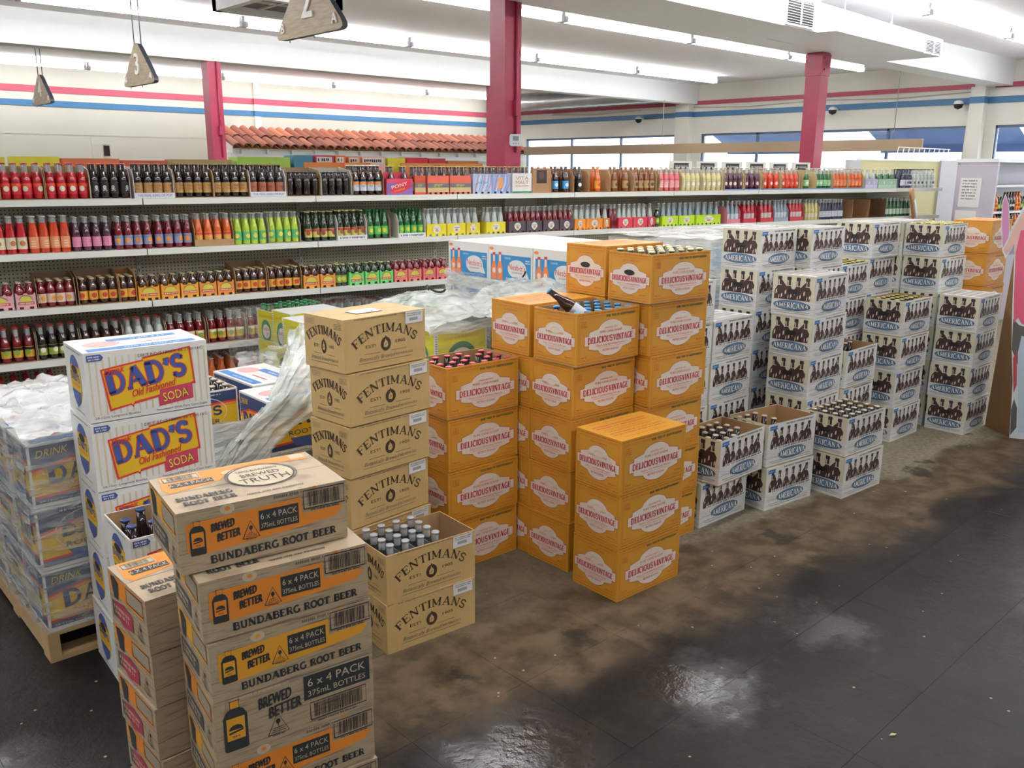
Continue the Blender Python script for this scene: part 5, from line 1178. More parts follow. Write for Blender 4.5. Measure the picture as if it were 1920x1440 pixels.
def carrier(s0, s1, z, hexc, mode, label, grp):
    wd = s1 - s0 - .006; D_ = .136; r = empty('bottle_carrier', gp(s0 + .003, .03, z + .0012), GA); tag(r, label, 'carrier', grp)
    m = bp_('carrier_board', hexc); hc = {'CE': .105, 'CD': .10, 'CB': .11, 'PONY': .125, 'R': .15, 'GM': .15, 'POLAR': .165, 'VITA': .17}[mode]
    m_ = MB(); n_ = max(2, round(wd / .055)); pts = [(0, 0)]
    if mode in ('CE', 'CD', 'GM', 'POLAR'):     # notches along the foot
        for i in range(n_):
            a = wd * (i + .5) / n_; q = .012; pts += [(a - q, 0), (a - q, .016), (a + q, .016), (a + q, 0)]
    pts += [(wd, 0), (wd, hc)]
    if mode == 'CE':                            # scalloped top edge
        for i in range(n_ - 1, -1, -1):
            a = wd * (i + .5) / n_; pts += [(a + .022, hc), (a + .012, hc - .012), (a - .012, hc - .012), (a - .022, hc)]
    pts += [(0, hc)]
    m_.prism(pts, -.001, .002, m); m_.build('front_panel', r)
    m_ = MB(); m_.box(0, .002, 0, D_, 0.0, hc, m); m_.box(wd - .002, wd, 0, D_, 0.0, hc, m); m_.box(0, wd, D_, D_+.002, 0, hc, m); m_.build('side_panels', r)
    m_ = MB(); zh = {'CE': .13, 'CD': .12}.get(mode, hc); m_.box(0.004, wd - .004, D_/2, D_/2 + .002, .02, zh + (.05 if mode == 'PONY' else 0), m); m_.build('centre_handle', r)
    p = Print(); cx = wd/2
    if mode == 'CE':
        p.ell(cx, hc*.55, wd*.30, hc*.26, lm('c9c04c'), 1, 14); p.line(arc(cx, hc*.55, wd*.34, hc*.32, 10, 170, 8), .004, lm('7a6a30'), 2); p.rect(wd*.1, hc*.30, wd*.9, hc*.46, lm('b8404a'), 3); p.greek(wd*.16, hc*.34, wd*.85, .007, cream, 4)
    elif mode == 'CD':
        p.poly(arc(cx, hc*.56, wd*.20, hc*.32, -30, 210, 12) + [(cx, hc*.16)], lm('dcdcd6'), 1); p.ell(cx, hc*.46, wd*.08, hc*.12, lm('c08a50'), 2, 10); p.greek(cx-wd*.14, hc*.62, cx+wd*.14, .006, lm('4a5a80'), 2)
    elif mode == 'CB': p.ell(wd*.3, hc*.6, .012, .018, lm('e8e4ec'), 1, 8); p.ell(wd*.7, hc*.6, .012, .018, lm('e8e4ec'), 1, 8); p.greek(.01, hc*.25, wd-.01, .01, lm('e8e4ec'), 1)
    elif mode == 'PONY':
        p.rect(0, 0, wd, hc*.75, lm('7a5a98'), 1); p.poly([(wd*.1,hc*.25),(wd*.4,hc*.75),(wd*.9,hc*.95),(wd*.95,hc*.5),(wd*.6,hc*.15),(wd*.25,hc*.05)], lm('c22a3c'), 2); p.text('PONY', cx, hc*.48, hc*.22, lm('efe8e0'), 3, width=wd*.62, ang=14); p.text('malta', cx, hc*.26, hc*.14, lm('e8a030'), 3, width=wd*.4, ang=14)
    elif mode in ('GM', 'R'):
        p.rect(0, hc*.36, wd, hc*.60, lm('6c6a70'), 1); p.rect(0, .017, wd, hc*.36, lm('c0a878'), 1); p.text('ginger', cx, hc*.44, hc*.15, lm('c8cc3c'), 3, width=wd*.42); p.text('beer', cx, hc*.30, hc*.10, lm('c8cc3c'), 3, width=wd*.26)
    elif mode == 'POLAR':
        for i in range(7): p.line([(wd*(.1+i*.11), .018), (wd*(.18+i*.13), hc*.5), (wd*(.3+i*.11), hc*.95)][:3], .005, lm(('c04a54', 'dfe6ee', '5a86c8')[i % 3]), 1)
        p.text('polar', cx, hc*.50, hc*.16, lm('2f86b8'), 4, width=wd*.6) if hexc == 'a9b8d0' else p.poly([(wd*.3,hc*.2),(wd*.6,hc*.3),(wd*.55,hc*.8),(wd*.35,hc*.85)], lm('d8945c'), 3)
    elif mode == 'VITA': p.text('VITA', cx, hc*.68, hc*.17, lm('b87a2c'), 2, width=wd*.66); p.text('MALT', cx, hc*.46, hc*.17, lm('b87a2c'), 2, width=wd*.66); p.greek(wd*.15, hc*.34, wd*.85, .008, lm('d0603c'), 2); p.rect(0, 0, wd, hc*.09, lm('3a7a4a'), 1)
    mb = MB(); p.put(mb, (0, -.0012, 0), (1,0,0), (0,0,1), (0,-1,0)); mb.build('printed_front', r)
    return r
REAR = MB()
def rear(key, loc):
    s_ = BK[key]; pr, zn, _, zc = PROF[s_['prof']]; body = G_[s_['body']]; neck = s_.get('neck') and neckc
    REAR.lathe(pr, 7, [(neck if neck and z1 == pr[-1][1] else body) for (_, z0), (_, z1) in zip(pr, pr[1:])], loc[0], loc[1], loc[2], cap=False)
    rt = pr[-1][0]; REAR.lathe([(rt+.002, pr[-1][1]-.004), (rt+.002, zc-.003), (rt-.002, zc)], 7, M('cap_' + s_['cap'], s_['cap'], .35, metal=.3), loc[0], loc[1], loc[2])
SEG = [
(1, -0.158, 0.015, 'jack', 4, 'T', 'a5825a', 'bright red soda bottle with white badge'),
(1, 0.021, 0.27, 'jack', 4, 'T', 'a5825a', 'bright red soda bottle with white badge'),
(1, 0.28, 0.539, 'jack', 4, 'T', 'a5825a', 'bright red soda bottle with white badge'),
(1, 0.545, 0.791, 'skull', 4, 'T', 'b9a8a0', 'black bottle with white skull'),
(1, 0.818, 1.077, 'tiki', 4, 'K', 'd9d8d8', 'dark bottle with kraft paper label'),
(1, 1.087, 1.348, 'tiki', 4, 'T', 'a5825a', 'dark bottle with kraft paper label'),
(1, 1.355, 1.608, 'tiki', 4, 'T', 'a5825a', 'dark bottle with kraft paper label'),
(1, 1.616, 1.881, 'tikr', 4, 'K', 'd9d8d8', 'dark bottle with reddish kraft label'),
(1, 1.893, 2.158, 'blk', 4, 'T', '9b7d58', 'short plain black bottle'),
(1, 2.167, 2.413, 'blk', 4, 'T', 'b9b4a4', 'short plain black bottle'),
(1, 2.426, 2.687, 'seven', 4, 'T', '8a6848', 'dark bottle with white and orange label'),
(1, 2.711, 2.95, 'carr', 2, 'PONY', 'd0405c', 'brown bottle in the pink carrier'),
(1, 2.964, 3.068, 'carr', 2, 'R', 'c0492f', 'brown bottle behind the red and tan carrier'),
(1, 3.082, 3.289, 'carr', 3, 'GM', 'd5604a', 'brown bottle in the red grey carrier'),
(1, 3.294, 3.503, 'carr', 3, 'GM', 'd5604a', 'brown bottle in the red grey carrier'),
(1, 3.519, 3.712, 'carr', 3, 'POLAR', 'a9b8d0', 'brown bottle in the blue streaked carrier'),
(1, 3.712, 3.906, 'carr', 3, 'POLAR', '8fa4cc', 'brown bottle in the blue streaked carrier'),
(1, 3.922, 4.133, 'carr', 3, 'VITA', 'd9d9d6', 'brown bottle in the white malt carrier'),
(1, 4.139, 4.345, 'bry', 3, 'BOXD', '9c744e', 'brown bottle behind the dark square carton'),
(1, 4.357, 4.593, 'bluew', 2, 'T', '9c744e', 'brown bottle with bright blue label'),
(1, 4.606, 4.774, 'blkw', 1, 'T', '9c744e', 'black bottle with white ring label'),
(1, 4.787, 5.032, 'orl', 1, 'T', 'a5825a', 'orange bottle'),
(1, 5.045, 5.325, 'bry', 2, 'T', 'a5825a', 'amber bottle with tan label'),
(1, 5.339, 5.63, 'bry', 4, 'T', 'a88a60', 'amber bottle with tan label'),
(1, 5.672, 5.962, 'pnk', 4, 'T', 'a88a60', 'pink soda bottle'),
(1, 5.976, 6.247, 'ylw', 4, 'T', 'b9aa8c', 'pale yellow soda bottle'),
(1, 6.262, 6.557, 'ylw', 4, 'T', 'b9aa8c', 'pale yellow soda bottle'),
(1, 6.589, 6.872, 'ppl', 4, 'U', 'b09a72', 'dark purple soda bottle'),
(1, 6.897, 7.148, 'ppl', 3, 'U', 'b09a72', 'dark purple soda bottle'),
(1, 7.182, 7.468, 'rdo', 3, 'U', 'b09a72', 'orange red soda bottle'),
(1, 7.486, 7.782, 'rdo', 4, 'U', 'b09a72', 'orange red soda bottle'),
(1, 7.809, 8.06, 'grl', 1, 'U', 'b09a72', 'pale green soda bottle'),
(1, 8.069, 8.356, 'grl', 4, 'U', 'b09a72', 'pale green soda bottle'),
(1, 8.376, 8.643, 'orb', 4, 'U', 'b09a72', 'orange soda bottle with white bars'),
(1, 8.653, 8.938, 'orb', 4, 'U', 'b09a72', 'orange soda bottle with white bars'),
(1, 8.979, 9.221, 'carc', 2, 'CB', 'b4b0cc', 'clear bottle in the pale violet carrier'),
(1, 9.232, 9.612, 'grl', 3, 'CB', '9cc0a4', 'green bottle in the green and pink carrier'),
(1, 9.757, 9.95, 'wht', 3, 'N', '', 'navy bottle with white label and black cap'),
(1, 9.962, 10.456, 'wh2', 6, 'N', '', 'clear bottle with white label and black cap'),
(2, -0.113, 0.14, 'redl', 4, 'N', '', 'large red soda bottle with cream label'),
(2, 0.146, 0.394, 'peach', 4, 'N', '', 'large orange red soda bottle with peach label'),
(2, 0.4, 0.65, 'pinkl', 4, 'N', '', 'dark soda bottle with pink label'),
(2, 0.664, 0.912, 'blor', 4, 'N', '', 'dark soda bottle with blue orange label'),
(2, 0.926, 1.183, 'blor', 4, 'N', '', 'dark soda bottle with blue orange label'),
(2, 1.194, 1.468, 'orrd', 4, 'L', 'a5825a', 'orange soda bottle with red topped label'),
(2, 1.479, 1.726, 'limeb', 4, 'N', '', 'lime green soda bottle'),
(2, 1.734, 1.978, 'limeb', 4, 'T', 'a8a08c', 'lime green soda bottle'),
(2, 2.025, 2.273, 'dkgr', 4, 'N', '', 'dark green bottle with yellow and red label'),
(2, 2.282, 2.526, 'dkgr', 4, 'K', 'd4d2cc', 'dark green bottle with yellow and red label'),
(2, 2.54, 2.733, 'grnb', 3, 'T', '8a7a64', 'green bottle with lime label'),
(2, 2.81, 3.055, 'grnb', 4, 'K', 'c8c4b8', 'green bottle with lime label'),
(2, 3.07, 3.259, 'carc', 3, 'CD', 'dccb28', 'clear bottle in the yellow carrier'),
(2, 3.264, 3.447, 'carc', 3, 'CD', 'dccb28', 'clear bottle in the yellow carrier'),
(2, 3.452, 3.592, 'carc', 2, 'CD', 'cdbb28', 'clear bottle in the yellow carrier'),
(2, 3.652, 3.857, 'carc', 3, 'CD', 'dccb28', 'clear bottle in the yellow carrier'),
(2, 3.891, 4.074, 'card', 3, 'CD', '4e4248', 'dark soda bottle in the plum carrier'),
(2, 4.08, 4.25, 'card', 3, 'CD', '4e4248', 'dark soda bottle in the plum carrier'),
(2, 4.262, 4.443, 'card', 3, 'CD', '4e4248', 'dark soda bottle in the plum carrier'),
(2, 4.449, 4.615, 'card', 3, 'CD', '4e4248', 'dark soda bottle in the plum carrier'),
(2, 4.622, 4.754, 'carc', 2, 'CD', 'e08a2c', 'clear bottle in the orange carrier'),
(2, 4.76, 4.96, 'carc', 3, 'CD', 'e08a2c', 'clear bottle in the orange carrier'),
(2, 4.967, 5.046, 'carc', 1, 'CD', 'cf7a2c', 'clear bottle in the orange carrier'),
(2, 5.059, 5.146, 'card', 2, 'N', '', 'dark red bottle left of the red carriers'),
(2, 5.152, 5.335, 'carc', 3, 'CD', 'd03a4c', 'clear bottle in the red carrier'),
(2, 5.342, 5.53, 'carc', 3, 'CD', 'd03a4c', 'clear bottle in the red carrier'),
(2, 5.537, 5.629, 'carc', 1, 'CD', 'c0344a', 'clear bottle in the red carrier'),
(2, 5.643, 5.715, 'gigr', 1, 'N', '', 'dark green bottle left of the lime carriers'),
(2, 5.722, 5.941, 'gry', 3, 'CD', 'b4d420', 'clear bottle in the lime carrier'),
(2, 5.949, 6.174, 'gry', 3, 'CD', 'b4d420', 'clear bottle in the lime carrier'),
(2, 6.197, 6.556, 'gry', 4, 'CD', 'b4d420', 'clear bottle in the lime carrier'),
(2, 6.653, 6.848, 'gry', 3, 'L', 'cc7a84', 'grey capped bottle in the pink tray'),
(2, 6.906, 7.1, 'red2', 3, 'L', 'b02c3c', 'red bottle with white bars'),
(2, 7.177, 7.376, 'red2', 3, 'L', 'b02c3c', 'red bottle with white bars'),
(2, 7.402, 7.625, 'gry', 4, 'L', '8c98a8', 'blue grey bottle with white label'),
(2, 7.661, 7.881, 'red2', 4, 'L', 'b02c3c', 'red bottle with white bars'),
(2, 7.919, 8.164, 'yl2', 4, 'T', 'a89a74', 'yellow bottle with white label'),
(2, 8.183, 8.407, 'bk2', 4, 'N', '', 'black bottle with white label'),
(2, 8.417, 8.625, 'bk2', 4, 'N', '', 'black bottle with white label'),
(2, 8.777, 9.1, '', 0, 'BOXE', '93704e', 'empty brown carton'),
(2, 9.11, 9.433, '', 0, 'BOXE', '6f5038', 'empty dark brown carton'),
(2, 9.455, 9.995, 'gr2', 7, 'N', '', 'green bottle with pale label'),
(3, -0.186, 0.017, 'gimb', 3, 'CE', 'd8a4a8', 'bottle in the pink carrier'),
(3, 0.023, 0.146, 'gimb', 2, 'CE', 'd8a4a8', 'bottle in the pink carrier'),
(3, 0.153, 0.382, 'gimb', 4, 'T', '8a6a50', 'dark red bottle with cream label'),
(3, 0.402, 0.653, 'ging', 4, 'T', '8a6a50', 'brown bottle with orange label'),
(3, 0.663, 0.767, 'ging', 2, 'T', 'b07a40', 'brown bottle with orange label'),
(3, 0.778, 0.923, 'ging', 2, 'CE', 'dd9a34', 'bottle in the orange carrier'),
(3, 0.93, 1.061, 'ging', 2, 'CE', 'dd9a34', 'bottle in the orange carrier'),
(3, 1.065, 1.192, 'ging', 2, 'CE', 'dd9a34', 'bottle in the orange carrier'),
(3, 1.196, 1.321, 'ging', 2, 'CE', 'd8883c', 'bottle in the orange carrier'),
(3, 1.325, 1.45, 'ging', 2, 'CE', 'd8883c', 'bottle in the orange carrier'),
(3, 1.462, 1.695, 'ging', 4, 'T', '9c7a54', 'brown bottle with orange label'),
(3, 1.711, 1.967, 'ging', 4, 'T', '9c7a54', 'brown bottle with orange label'),
(3, 1.98, 2.115, 'ging', 2, 'CE', 'd8903c', 'bottle in the orange carrier'),
(3, 2.119, 2.248, 'ging', 2, 'CE', 'd8903c', 'bottle in the orange carrier'),
(3, 2.257, 2.351, 'gigr', 2, 'N', '', 'green bottle left of the green carriers'),
(3, 2.361, 2.494, 'gigr', 2, 'CE', '6cc86c', 'bottle in the green carrier'),
(3, 2.499, 2.626, 'gigr', 2, 'CE', '6cc86c', 'bottle in the green carrier'),
(3, 2.631, 2.751, 'gigr', 2, 'CE', '6cc86c', 'bottle in the green carrier'),
(3, 2.76, 2.883, 'gimb', 2, 'CE', 'dd7a6c', 'bottle in the coral carrier'),
(3, 2.888, 3.012, 'gimb', 2, 'CE', 'dd7a6c', 'bottle in the coral carrier'),
(3, 3.028, 3.15, 'gimb', 2, 'CE', 'dd6c6c', 'bottle in the coral carrier'),
(3, 3.155, 3.274, 'gimb', 2, 'CE', 'dd6c6c', 'bottle in the coral carrier'),
(4, -0.169, 0.107, 'gom', 4, 'T', '8a6a54', 'dark red soda bottle with golden label'),
(4, 0.117, 0.372, 'gogr', 4, 'T', '8a7a68', 'black bottle with green label'),
(4, 0.385, 0.651, 'god', 4, 'T', '8a7a68', 'dark brown bottle with white label'),
(4, 0.661, 0.936, 'gocl', 4, 'T', '9c8a74', 'clear grey soda bottle'),
(4, 0.947, 1.218, 'goye', 4, 'T', '9c7a64', 'red soda bottle with yellow label'),
(4, 1.237, 1.513, 'goye', 4, 'T', '9c7a64', 'red soda bottle with yellow label'),
(4, 1.529, 1.785, 'goye', 4, 'T', '9c7a64', 'red soda bottle with yellow label'),
(4, 1.802, 2.062, 'god', 4, 'N', '', 'dark brown bottle'),
(4, 2.079, 2.336, 'god', 4, 'N', '', 'dark brown bottle'),
(4, 2.36, 2.619, 'god', 4, 'N', '', 'dark brown bottle'),
(4, 2.643, 2.914, 'bk2', 4, 'N', '', 'black bottle with white label'),
(4, 2.939, 3.222, 'bk2', 4, 'N', '', 'black bottle with white label'),
(5, -0.33, -0.088, 'tall', 4, 'N', '', 'tall bright red bottle'),
(5, -0.073, 0.224, 'tall', 4, 'N', '', 'tall bright red bottle'),
(5, 1.214, 1.514, 'orbt', 4, 'N', '', 'orange bottle with silver cap'),
(5, 1.535, 1.851, 'orbt', 4, 'N', '', 'orange bottle with silver cap'),
]
SN = {1: 'on top shelf', 2: 'on second shelf', 3: 'on third shelf', 4: 'on fourth shelf', 5: 'on bottom shelf'}
OB = ['first', 'second', 'third', 'fourth', 'fifth', 'sixth', 'seventh', 'eighth', 'ninth', 'tenth', 'eleventh', 'twelfth', 'thirteenth', 'fourteenth', 'fifteenth', 'sixteenth']
tot = {}; cnt = {}; ntr = {}; ccn = {}; ctot = {}
for sg in SEG:
    tot[(sg[0], sg[7])] = tot.get((sg[0], sg[7]), 0) + 1
CN = {'CE': 'scalloped four pack carrier', 'CD': 'soda carrier with white badge', 'CB': 'pale four pack carrier', 'PONY': 'pink and violet carrier', 'R': 'red and tan carrier, half hidden', 'GM': 'red, grey and tan ginger carrier', 'POLAR': 'blue streaked carrier', 'VITA': 'white malt drink carrier'}
HX = {'dccb28': 'yellow', 'cdbb28': 'dull yellow', '4e4248': 'plum', 'e08a2c': 'orange', 'cf7a2c': 'darker orange', 'd03a4c': 'red', 'c0344a': 'crimson', 'b4d420': 'lime', 'd8a4a8': 'pink', 'dd9a34': 'amber', 'd8883c': 'orange', 'd8903c': 'light orange', '6cc86c': 'green', 'dd7a6c': 'coral', 'dd6c6c': 'red coral', 'b4b0cc': 'violet', '9cc0a4': 'green and pink'}
prev = ''
for sh, s0, s1, key, n_, cont, colr, what in SEG:
    z = ZS[sh]; k = cnt[(sh, what)] = cnt.get((sh, what), -1) + 1
    loc = SN[sh] + (', %s group from left' % OB[k] if tot[(sh, what)] > 1 else '')
    ntr[sh] = ntr.get(sh, -1) + 1
    if cont in ('T', 'L', 'K', 'U'):
        nm_ = {'T': 'tray', 'L': 'low fronted tray', 'K': 'white fronted tray', 'U': 'blue edged tray'}[cont]
        tray(s0 - .003, s1 + .003, z, colr, cont, '%s of %s %s' % (nm_, what.split(' with ')[0].split(' in the ')[0] + 's', loc), 'bottle trays ' + SN[sh])
    elif cont in CN:
        q = ccn[(sh, cont, colr)] = ccn.get((sh, cont, colr), -1) + 1
        nq = sum(1 for t in SEG if (t[0], t[5], t[6]) == (sh, cont, colr))
        carrier(s0, s1, z, colr, cont, '%s%s %s%s' % ((HX.get(colr, '') + ' ') if cont in ('CE', 'CD', 'CB') else '', CN[cont], SN[sh], (', %s from left' % OB[q]) if nq > 1 else (', with lettering' if colr == 'a9b8d0' else '')), 'carriers ' + SN[sh])
    elif cont in ('BOXE', 'BOXD'):
        m_ = MB(); m = bp_('box_board', colr); wd = s1 - s0
        if cont == 'BOXE':
            for a in ((0, wd, .22, .224), (0, .004, 0, .22), (wd-.004, wd, 0, .22)): m_.box(*a, .0, .21, m)
            m_.box(0, wd, 0, .22, 0, .004, m)
        else:
            m_.box(0, wd, 0, .02, 0, .215, m); p = Print(); p.rect(wd*.22, .085, wd*.76, .20, M('dark_square_print', '33292b', .5), 1); p.ell(wd*.48, .15, .03, .035, M('dim_face_print', '5a3a34', .5), 2, 12)
            p.put(m_, (0, 0, 0), (1,0,0), (0,0,1), (0,-1,0))
        o = m_.build('open_carton', loc=gp(s0, .03, z + .001)); o.rotation_euler[2] = GA; tag(o, what + ' ' + SN[sh] if cont == 'BOXE' else 'brown carton with dark square print on the top shelf', 'carton')
        if cont == 'BOXE': continue
    if not key: continue
    pitch = (s1 - s0) / n_; r_ = PROF[BK[key]['prof']][0][2][0]; dy = .065
    if cont in CN: d0 = .034 + r_ + .002
    elif cont == 'BOXD': d0 = .055 + r_
    else: d0 = .036 + r_
    zz = z + (.0048 if cont in ('T', 'L', 'K', 'U') else .0005)
    pitch_ = max(pitch, 2*r_ + .0008) if cont not in ('T','L','K','U') else pitch
    for i in range(n_):
        s = s0 + (i + .5) * pitch
        bottle(key, gp(s + random.uniform(-.001, .001), d0 + random.uniform(0, .003), zz), GA + random.uniform(-.5, .5), (({1: '', 2: ['left ', 'right '][i % 2], 3: ['left ', 'middle ', 'right '][i % 3]}.get(n_, ['leftmost ', 'second ', 'third ', 'fourth ', 'fifth ', 'sixth ', 'seventh '][i]) if n_ > 1 else '') + what + ' ' + loc), what + 's ' + loc)
    rows_ = 2 if cont in ('T', 'L', 'K', 'U', 'N') else 1
    if n_ == 1 or cont == 'BOXD': rows_ = 0
    if cont == 'T' and sh == 1 and s0 > 4: rows_ = 1
    if sh == 5: rows_ = 3
    for q in range(1, rows_ + 1):
        for i in range(n_):
            rear(key, gp(s0 + (i + .5) * pitch, d0 + q*(.0665 if cont not in CN else .063), zz))
tag(REAR.build('rear_row_bottles'), 'rows of soda bottles further back on the shelves behind the front ones', 'bottle', kind='stuff')
# cartons standing on the far side of the shelving
bk = [(-.25, .14, 'c8c23a', 1.865, 'plain yellow'), (.17, .49, 'd4cc34', 1.87, 'bright yellow'), (.5, .9, 'c8683c', 1.86, 'orange red'), (.92, 1.25, 'b9503c', 1.85, 'brick red'), (1.28, 1.75, 'a08a5c', 1.86, 'tan'), (1.79, 2.24, '9cc050', 1.885, 'lime green'),
      (2.27, 2.44, '3f84a0', 1.905, 'teal blue'), (2.46, 2.63, 'b8305c', 1.905, 'magenta'), (2.64, 2.74, 'd8682c', 1.905, 'bright orange'), (2.76, 2.88, 'd88c5c', 1.9, 'pale orange'), (2.89, 3.12, 'dcb4a8', 1.9, 'pale pink'), (3.14, 3.32, 'd0d038', 1.89, 'lemon yellow'), (3.33, 3.55, 'c02c3c', 1.895, 'scarlet'), (3.56, 3.74, 'b83450', 1.89, 'crimson red'), (3.76, 4.1, 'b08048', 1.87, 'brown')]
for a, b_, c_, zt, nm_ in bk:
    m_ = MB(); m_.box(0, b_-a-.006, 0, .25, 0, zt - 1.60, bp_('carton_board', c_)); p = Print(); p.rect(.01, zt-1.66, b_-a-.02, zt-1.612, bp_('carton_print', 'd8d4cc'), 1); 
    p.greek(.02, zt-1.65, b_-a-.04, .025, blackink, 2); 
    if nm_ in ('bright orange', 'pale orange', 'pale pink', 'magenta'): p.put(m_, (0,0,0), (1,0,0), (0,0,1), (0,-1,0))
    o = m_.build('display_carton', loc=gp(a, .87, 1.60)); o.rotation_euler[2] = GA; tag(o, nm_ + ' carton top showing behind the top shelf bottles', 'carton')
for a, b_, lab in ((2.30, 2.62, 'left'), (2.66, 2.9, 'middle'), (3.2, 4.05, 'long right')):
    m_ = MB(); m_.box(0, b_-a, 0, .02, 0, .245, bp_('carton_board', 'c87c3a')); o = m_.build('orange_divider', loc=gp(a, .72, 1.60)); o.rotation_euler[2] = GA; tag(o, 'orange brown carton strip behind the top shelf, the %s one' % lab, 'carton')
# black and white label strips right of the columns
for i, a in enumerate((6.35, 6.75, 7.15, 7.55, 7.95, 8.35)):
    m_ = MB(); m_.box(0, .32, 0, .02, 0, .29, M('pale_card', 'd4d4cc', .5)); p = Print(); p.rect(.05, .20, .27, .27, M('black_card', '26262a', .5), 1); p.greek(.07, .225, .25, .02, M('grey_card', '9a9a9c', .5), 2); p.put(m_, (0,0,0), (1,0,0), (0,0,1), (0,-1,0))
    o = m_.build('header_card', loc=gp(a, .60, 1.60)); o.rotation_euler[2] = GA; tag(o, 'white header card with black panel behind the soda bottles, %s from the left' % OB[i], 'sign', 'header cards behind the soda bottles')
m_ = MB(); m_.box(-2.5, 10.2, .50, 1.2, 1.575, 1.598, shelfm); m_.box(-2.5, 10.2, .46, .49, 0, 1.575, shelfm); m_.box(-2.5, 10.2, .9, .93, 0, 1.575, shelfm)
o = m_.build('rear_shelving', loc=gp(0, 0)); o.rotation_euler[2] = GA; tag(o, 'far side of the soda shelving carrying the coloured cartons', 'shelving')
# small white tray by the left pallet, phone-like holder
m_ = MB(); m_.box(0, .42, 0, .003, 0, .10, wht); m_.box(0, .003, 0, .26, 0, .10, wht); m_.box(.417, .42, 0, .26, 0, .10, wht); m_.box(0, .42, 0, .26, 0, .003, wht)
o = m_.build('white_tray', loc=gp(.12, .02, .192)); o.rotation_euler[2] = GA; tag(o, 'plain white cardboard tray front before the tall red bottles', 'tray')
m_ = MB(); m_.box(-.02, .02, 0, .012, 0, .075, dark); m_.box(-.028, .028, .012, .02, -.01, .085, metalw); o = m_.build('price_checker', loc=gp(.82, .9, 1.88)); tag(o, 'small black upright scanner behind the top shelf at left', 'scanner')
# leaning wooden stool board on the second shelf
r = empty('wooden_board', gp(9.95, -.05, 1.25), GA + .3); tag(r, 'rounded orange wooden board leaning against the right end of the shelves', 'board')
m_ = MB(); q = [(-.06, 0), (.06, 0)] + [(.06 + 0, .36)] + [(.06*cos(radians(t)), .36 + .06*sin(radians(t))) for t in range(20, 161, 20)] + [(-.06, .36)]
m_.prism(q, 0, .025, M('orange_wood', 'b47a3c', .5, vary=.1, scale=4)); o = m_.build('plank', r); o.rotation_euler = (0, radians(-38), 0)
m_ = MB(); m_.box(-.03, .03, -.02, -.002, 0, .25, metalw); o = m_.build('white_strut', r); o.rotation_euler = (0, radians(-38), 0)

# ------------------------------------------------------------------ right background: partition, freezer, shelves, standee
m_ = MB(); m_.box(0, 2.45, 0, .06, 0, 1.93, M('yellow_partition', 'bdb57c', .5, vary=.04, scale=1)); r = m_.build('partition', loc=(11.15, 5.42, 0), rz=0); tag(r, 'pale yellow partition panel behind the right end of the shelves', 'partition')
m_ = MB(); m_.box(2.45, 3.15, -.03, .09, 0, 1.95, M('grey_post', 'a7a4a6', .4)); m_.build('corner_post', r); m_ = MB(); m_.box(0, 2.45, -.005, .065, 1.93, 1.95, metalw); m_.build('cap_strip', r)
m_ = MB(); m_.box(-.3, 0, .0, .06, 0, 1.93, M('grey_post', 'a7a4a6')); m_.build('side_panel', r)
# wire basket on the partition
r = empty('wire_rack', (12.2, 5.45, 1.95)); tag(r, 'white wire display rack above the yellow partition', 'rack')
for i in range(11):
    m_ = MB(); m_.tube((i*.17, 0, 0), (i*.17 + .06, 0, .16), .006, 5, metalw); m_.build('wire', r)
m_ = MB(); m_.tube((0, 0, .02), (1.75, 0, .02), .008, 5, metalw); m_.tube((.05, 0, .16), (1.8, 0, .16), .008, 5, metalw); m_.build('rail', r)
fz = empty('cooler', (11.2, 3.82, 0)); fz.rotation_euler[2] = radians(-6); tag(fz, 'white metal cooler with papers taped to its side at right', 'cooler')
cw = M('cooler_enamel', 'b9b3bf', .35)
m_ = MB(); m_.box(0, .04, -.02, .42, 0, 1.90, cw); m_.build('side_wall', fz); m_ = MB(); m_.box(.04, 2.6, .42, .47, 0, 1.9, cw); m_.build('rear_wall', fz)
m_ = MB(); m_.box(-.01, 2.6, -.03, .47, 1.90, 1.94, M('bright_enamel', 'e8eaf0', .3)); m_.build('top_panel', fz)
for y0, z0, z1 in ((.14, 1.38, 1.72), (.16, 1.05, 1.34)):
    m_ = MB(); m_.box(-.006, 0, y0, y0 + .25, z0, z1, sticker); p = Print()
    for i in range(7): p.greek(.03, .30 - i*.035, .20, .016, greyink, 1, i)
    p.put(m_, (-.006, y0 + .25, z0), (0, -1, 0), (0, 0, 1), (-1, 0, 0)) if z0 > 1.3 else None; m_.build('taped_paper', fz)
m_ = MB(); m_.box(.04, 2.4, 0, .06, 0, .8, cw); m_.build('front_wall', fz)
for z in (1.14, 1.33, 1.64):
    m_ = MB(); m_.box(.06, 2.5, .05, .41, z - .025, z, metalw); m_.build('cooler_shelf', fz)
    for i in range(16 if z < 1.6 else 0):
        cs, sn = cos(radians(-6)), sin(radians(-6)); x, y = .12 + i*.075, .12
        o = bottle(['blkw', 'orl', 'gigr', 'carr'][(i//2) % 4], (11.2 + x*cs - y*sn, 3.82 + x*sn + y*cs, z + .001), -.6, 'small bottle with gold neck on the cooler %s shelf' % ('upper' if z > 1.3 else 'middle'), 'bottles on the cooler shelves')
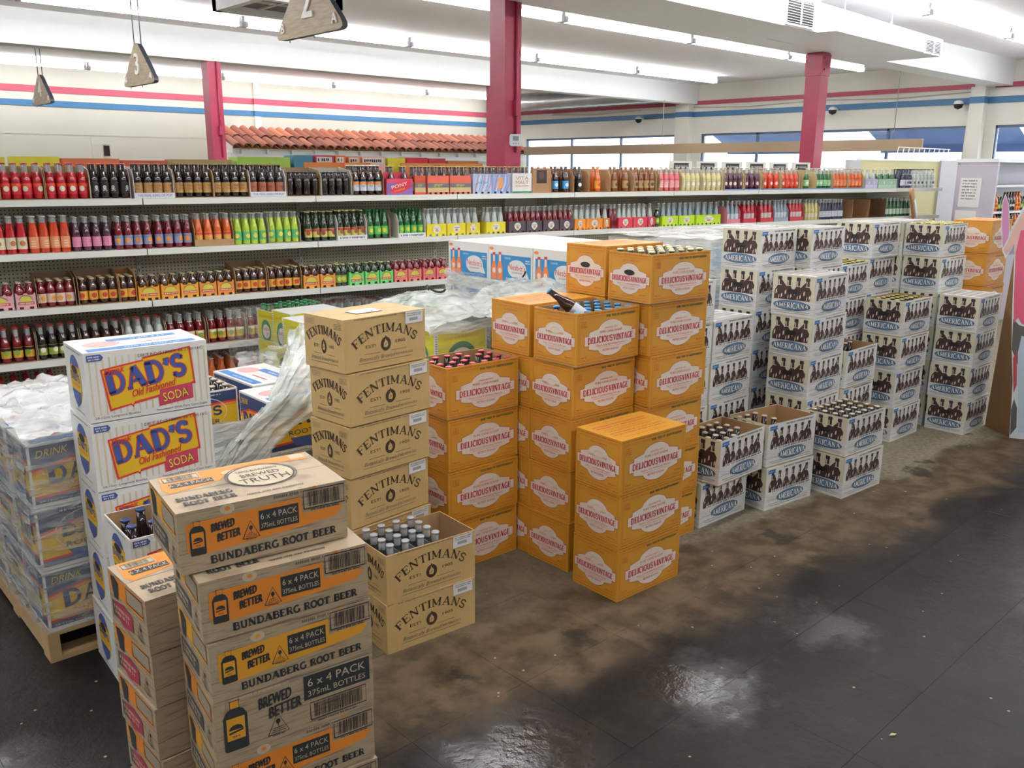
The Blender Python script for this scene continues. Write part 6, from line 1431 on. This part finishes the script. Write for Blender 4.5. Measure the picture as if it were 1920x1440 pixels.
# cardboard standee
st = empty('cardboard_standee', (6.50, 1.90, 0)); tag(st, 'life-size cardboard cut-out in pink and grey at the right frame edge', 'standee'); st.rotation_euler[2] = radians(-62)
sk_ = M('standee_pink', 'd9607c', .5); sp2 = M('standee_pale', 'e0b8a8', .5); sw = M('standee_white', 'dfe6ea', .5); sg = M('standee_grey', '5a5752', .5); sl = M('standee_lilac', 'cf8fb4', .5); srd = M('standee_red', 'b04a50', .5)
st.rotation_euler[2] = radians(-74)
body = [(0,0),(.75,.02),(.75,1.78),(.28,1.78),(.17,1.66),(.10,1.56),(.02,1.44),(.0,1.40),(-.005,1.58),(-.035,1.655),(-.062,1.60),(-.07,1.45),(-.06,1.28),(-.035,1.23),(.0,1.27),(.038,1.33),(.038,1.28),(.021,.86),(.017,.64),(.028,.4)]
lean = lambda x, z: (x*.72 - .121*z, z)
body = [lean(*k) for k in body]
m_ = MB(); m_.prism(body, 0, .012, kraft, sw); m_.build('figure_board', st)
p = Print(); p.poly([(.04,1.33),(.0,1.29),(-.03,1.25),(-.05,1.29),(-.005,1.36),(.03,1.43),(.11,1.54),(.18,1.64),(.29,1.75),(.7,1.75),(.7,1.3),(.05,1.0)], sp2, 1)
p.poly([(.035,.80),(.035,1.0),(.05,1.28),(.09,1.42),(.35,1.45),(.7,1.45),(.7,.8),(.2,.78),(.10,.80),(.07,.84)], sk_, 2); p.poly([(-.055,1.30),(-.064,1.45),(-.057,1.59),(-.035,1.645),(-.01,1.58),(-.006,1.42),(-.01,1.37)], sl, 2)
p.poly([(.02,.62),(.03,.83),(.08,.79),(.2,.77),(.7,.79),(.7,.4),(.08,.5)], sg, 1); p.poly([(.03,.56),(.065,.62),(.062,.38),(.035,.32)], srd, 3); p.poly([(.008,.02),(.06,.08),(.065,.22),(.04,.28),(.015,.2)], sg, 3); p.poly([(.075,.05),(.07,.6),(.1,.72),(.7,.6),(.7,.05)], M('standee_sky', 'c4d8e4', .5), 3)
p.q = [([lean(*k) for k in pts], m__, z) for pts, m__, z in p.q]
mb = MB(); p.put(mb, (0, 0, 0), (1,0,0), (0,0,1), (0,-1,0)); mb.build('printed_figure', st)
bsb = M('brown_strut_board', '805f3a', .8)
m_ = MB(); t3 = [(-.165,.235,0),(.0,.014,0),(-.125,.016,1.27)]; n3 = Vector((.011,.009,0)); b3 = [tuple(Vector(q) + n3) for q in t3]
m_.face(t3, bsb); m_.face(b3[::-1], bsb)
for k in range(3): m_.face([t3[k], b3[k], b3[(k+1) % 3], t3[(k+1) % 3]], bsb)
m_.build('rear_strut', st)
for o in bpy.data.objects:
    if o.parent is None and o.type in ('MESH', 'EMPTY') and not o.get('label') and not o.get('kind'): print('UNLABELLED', o.name)
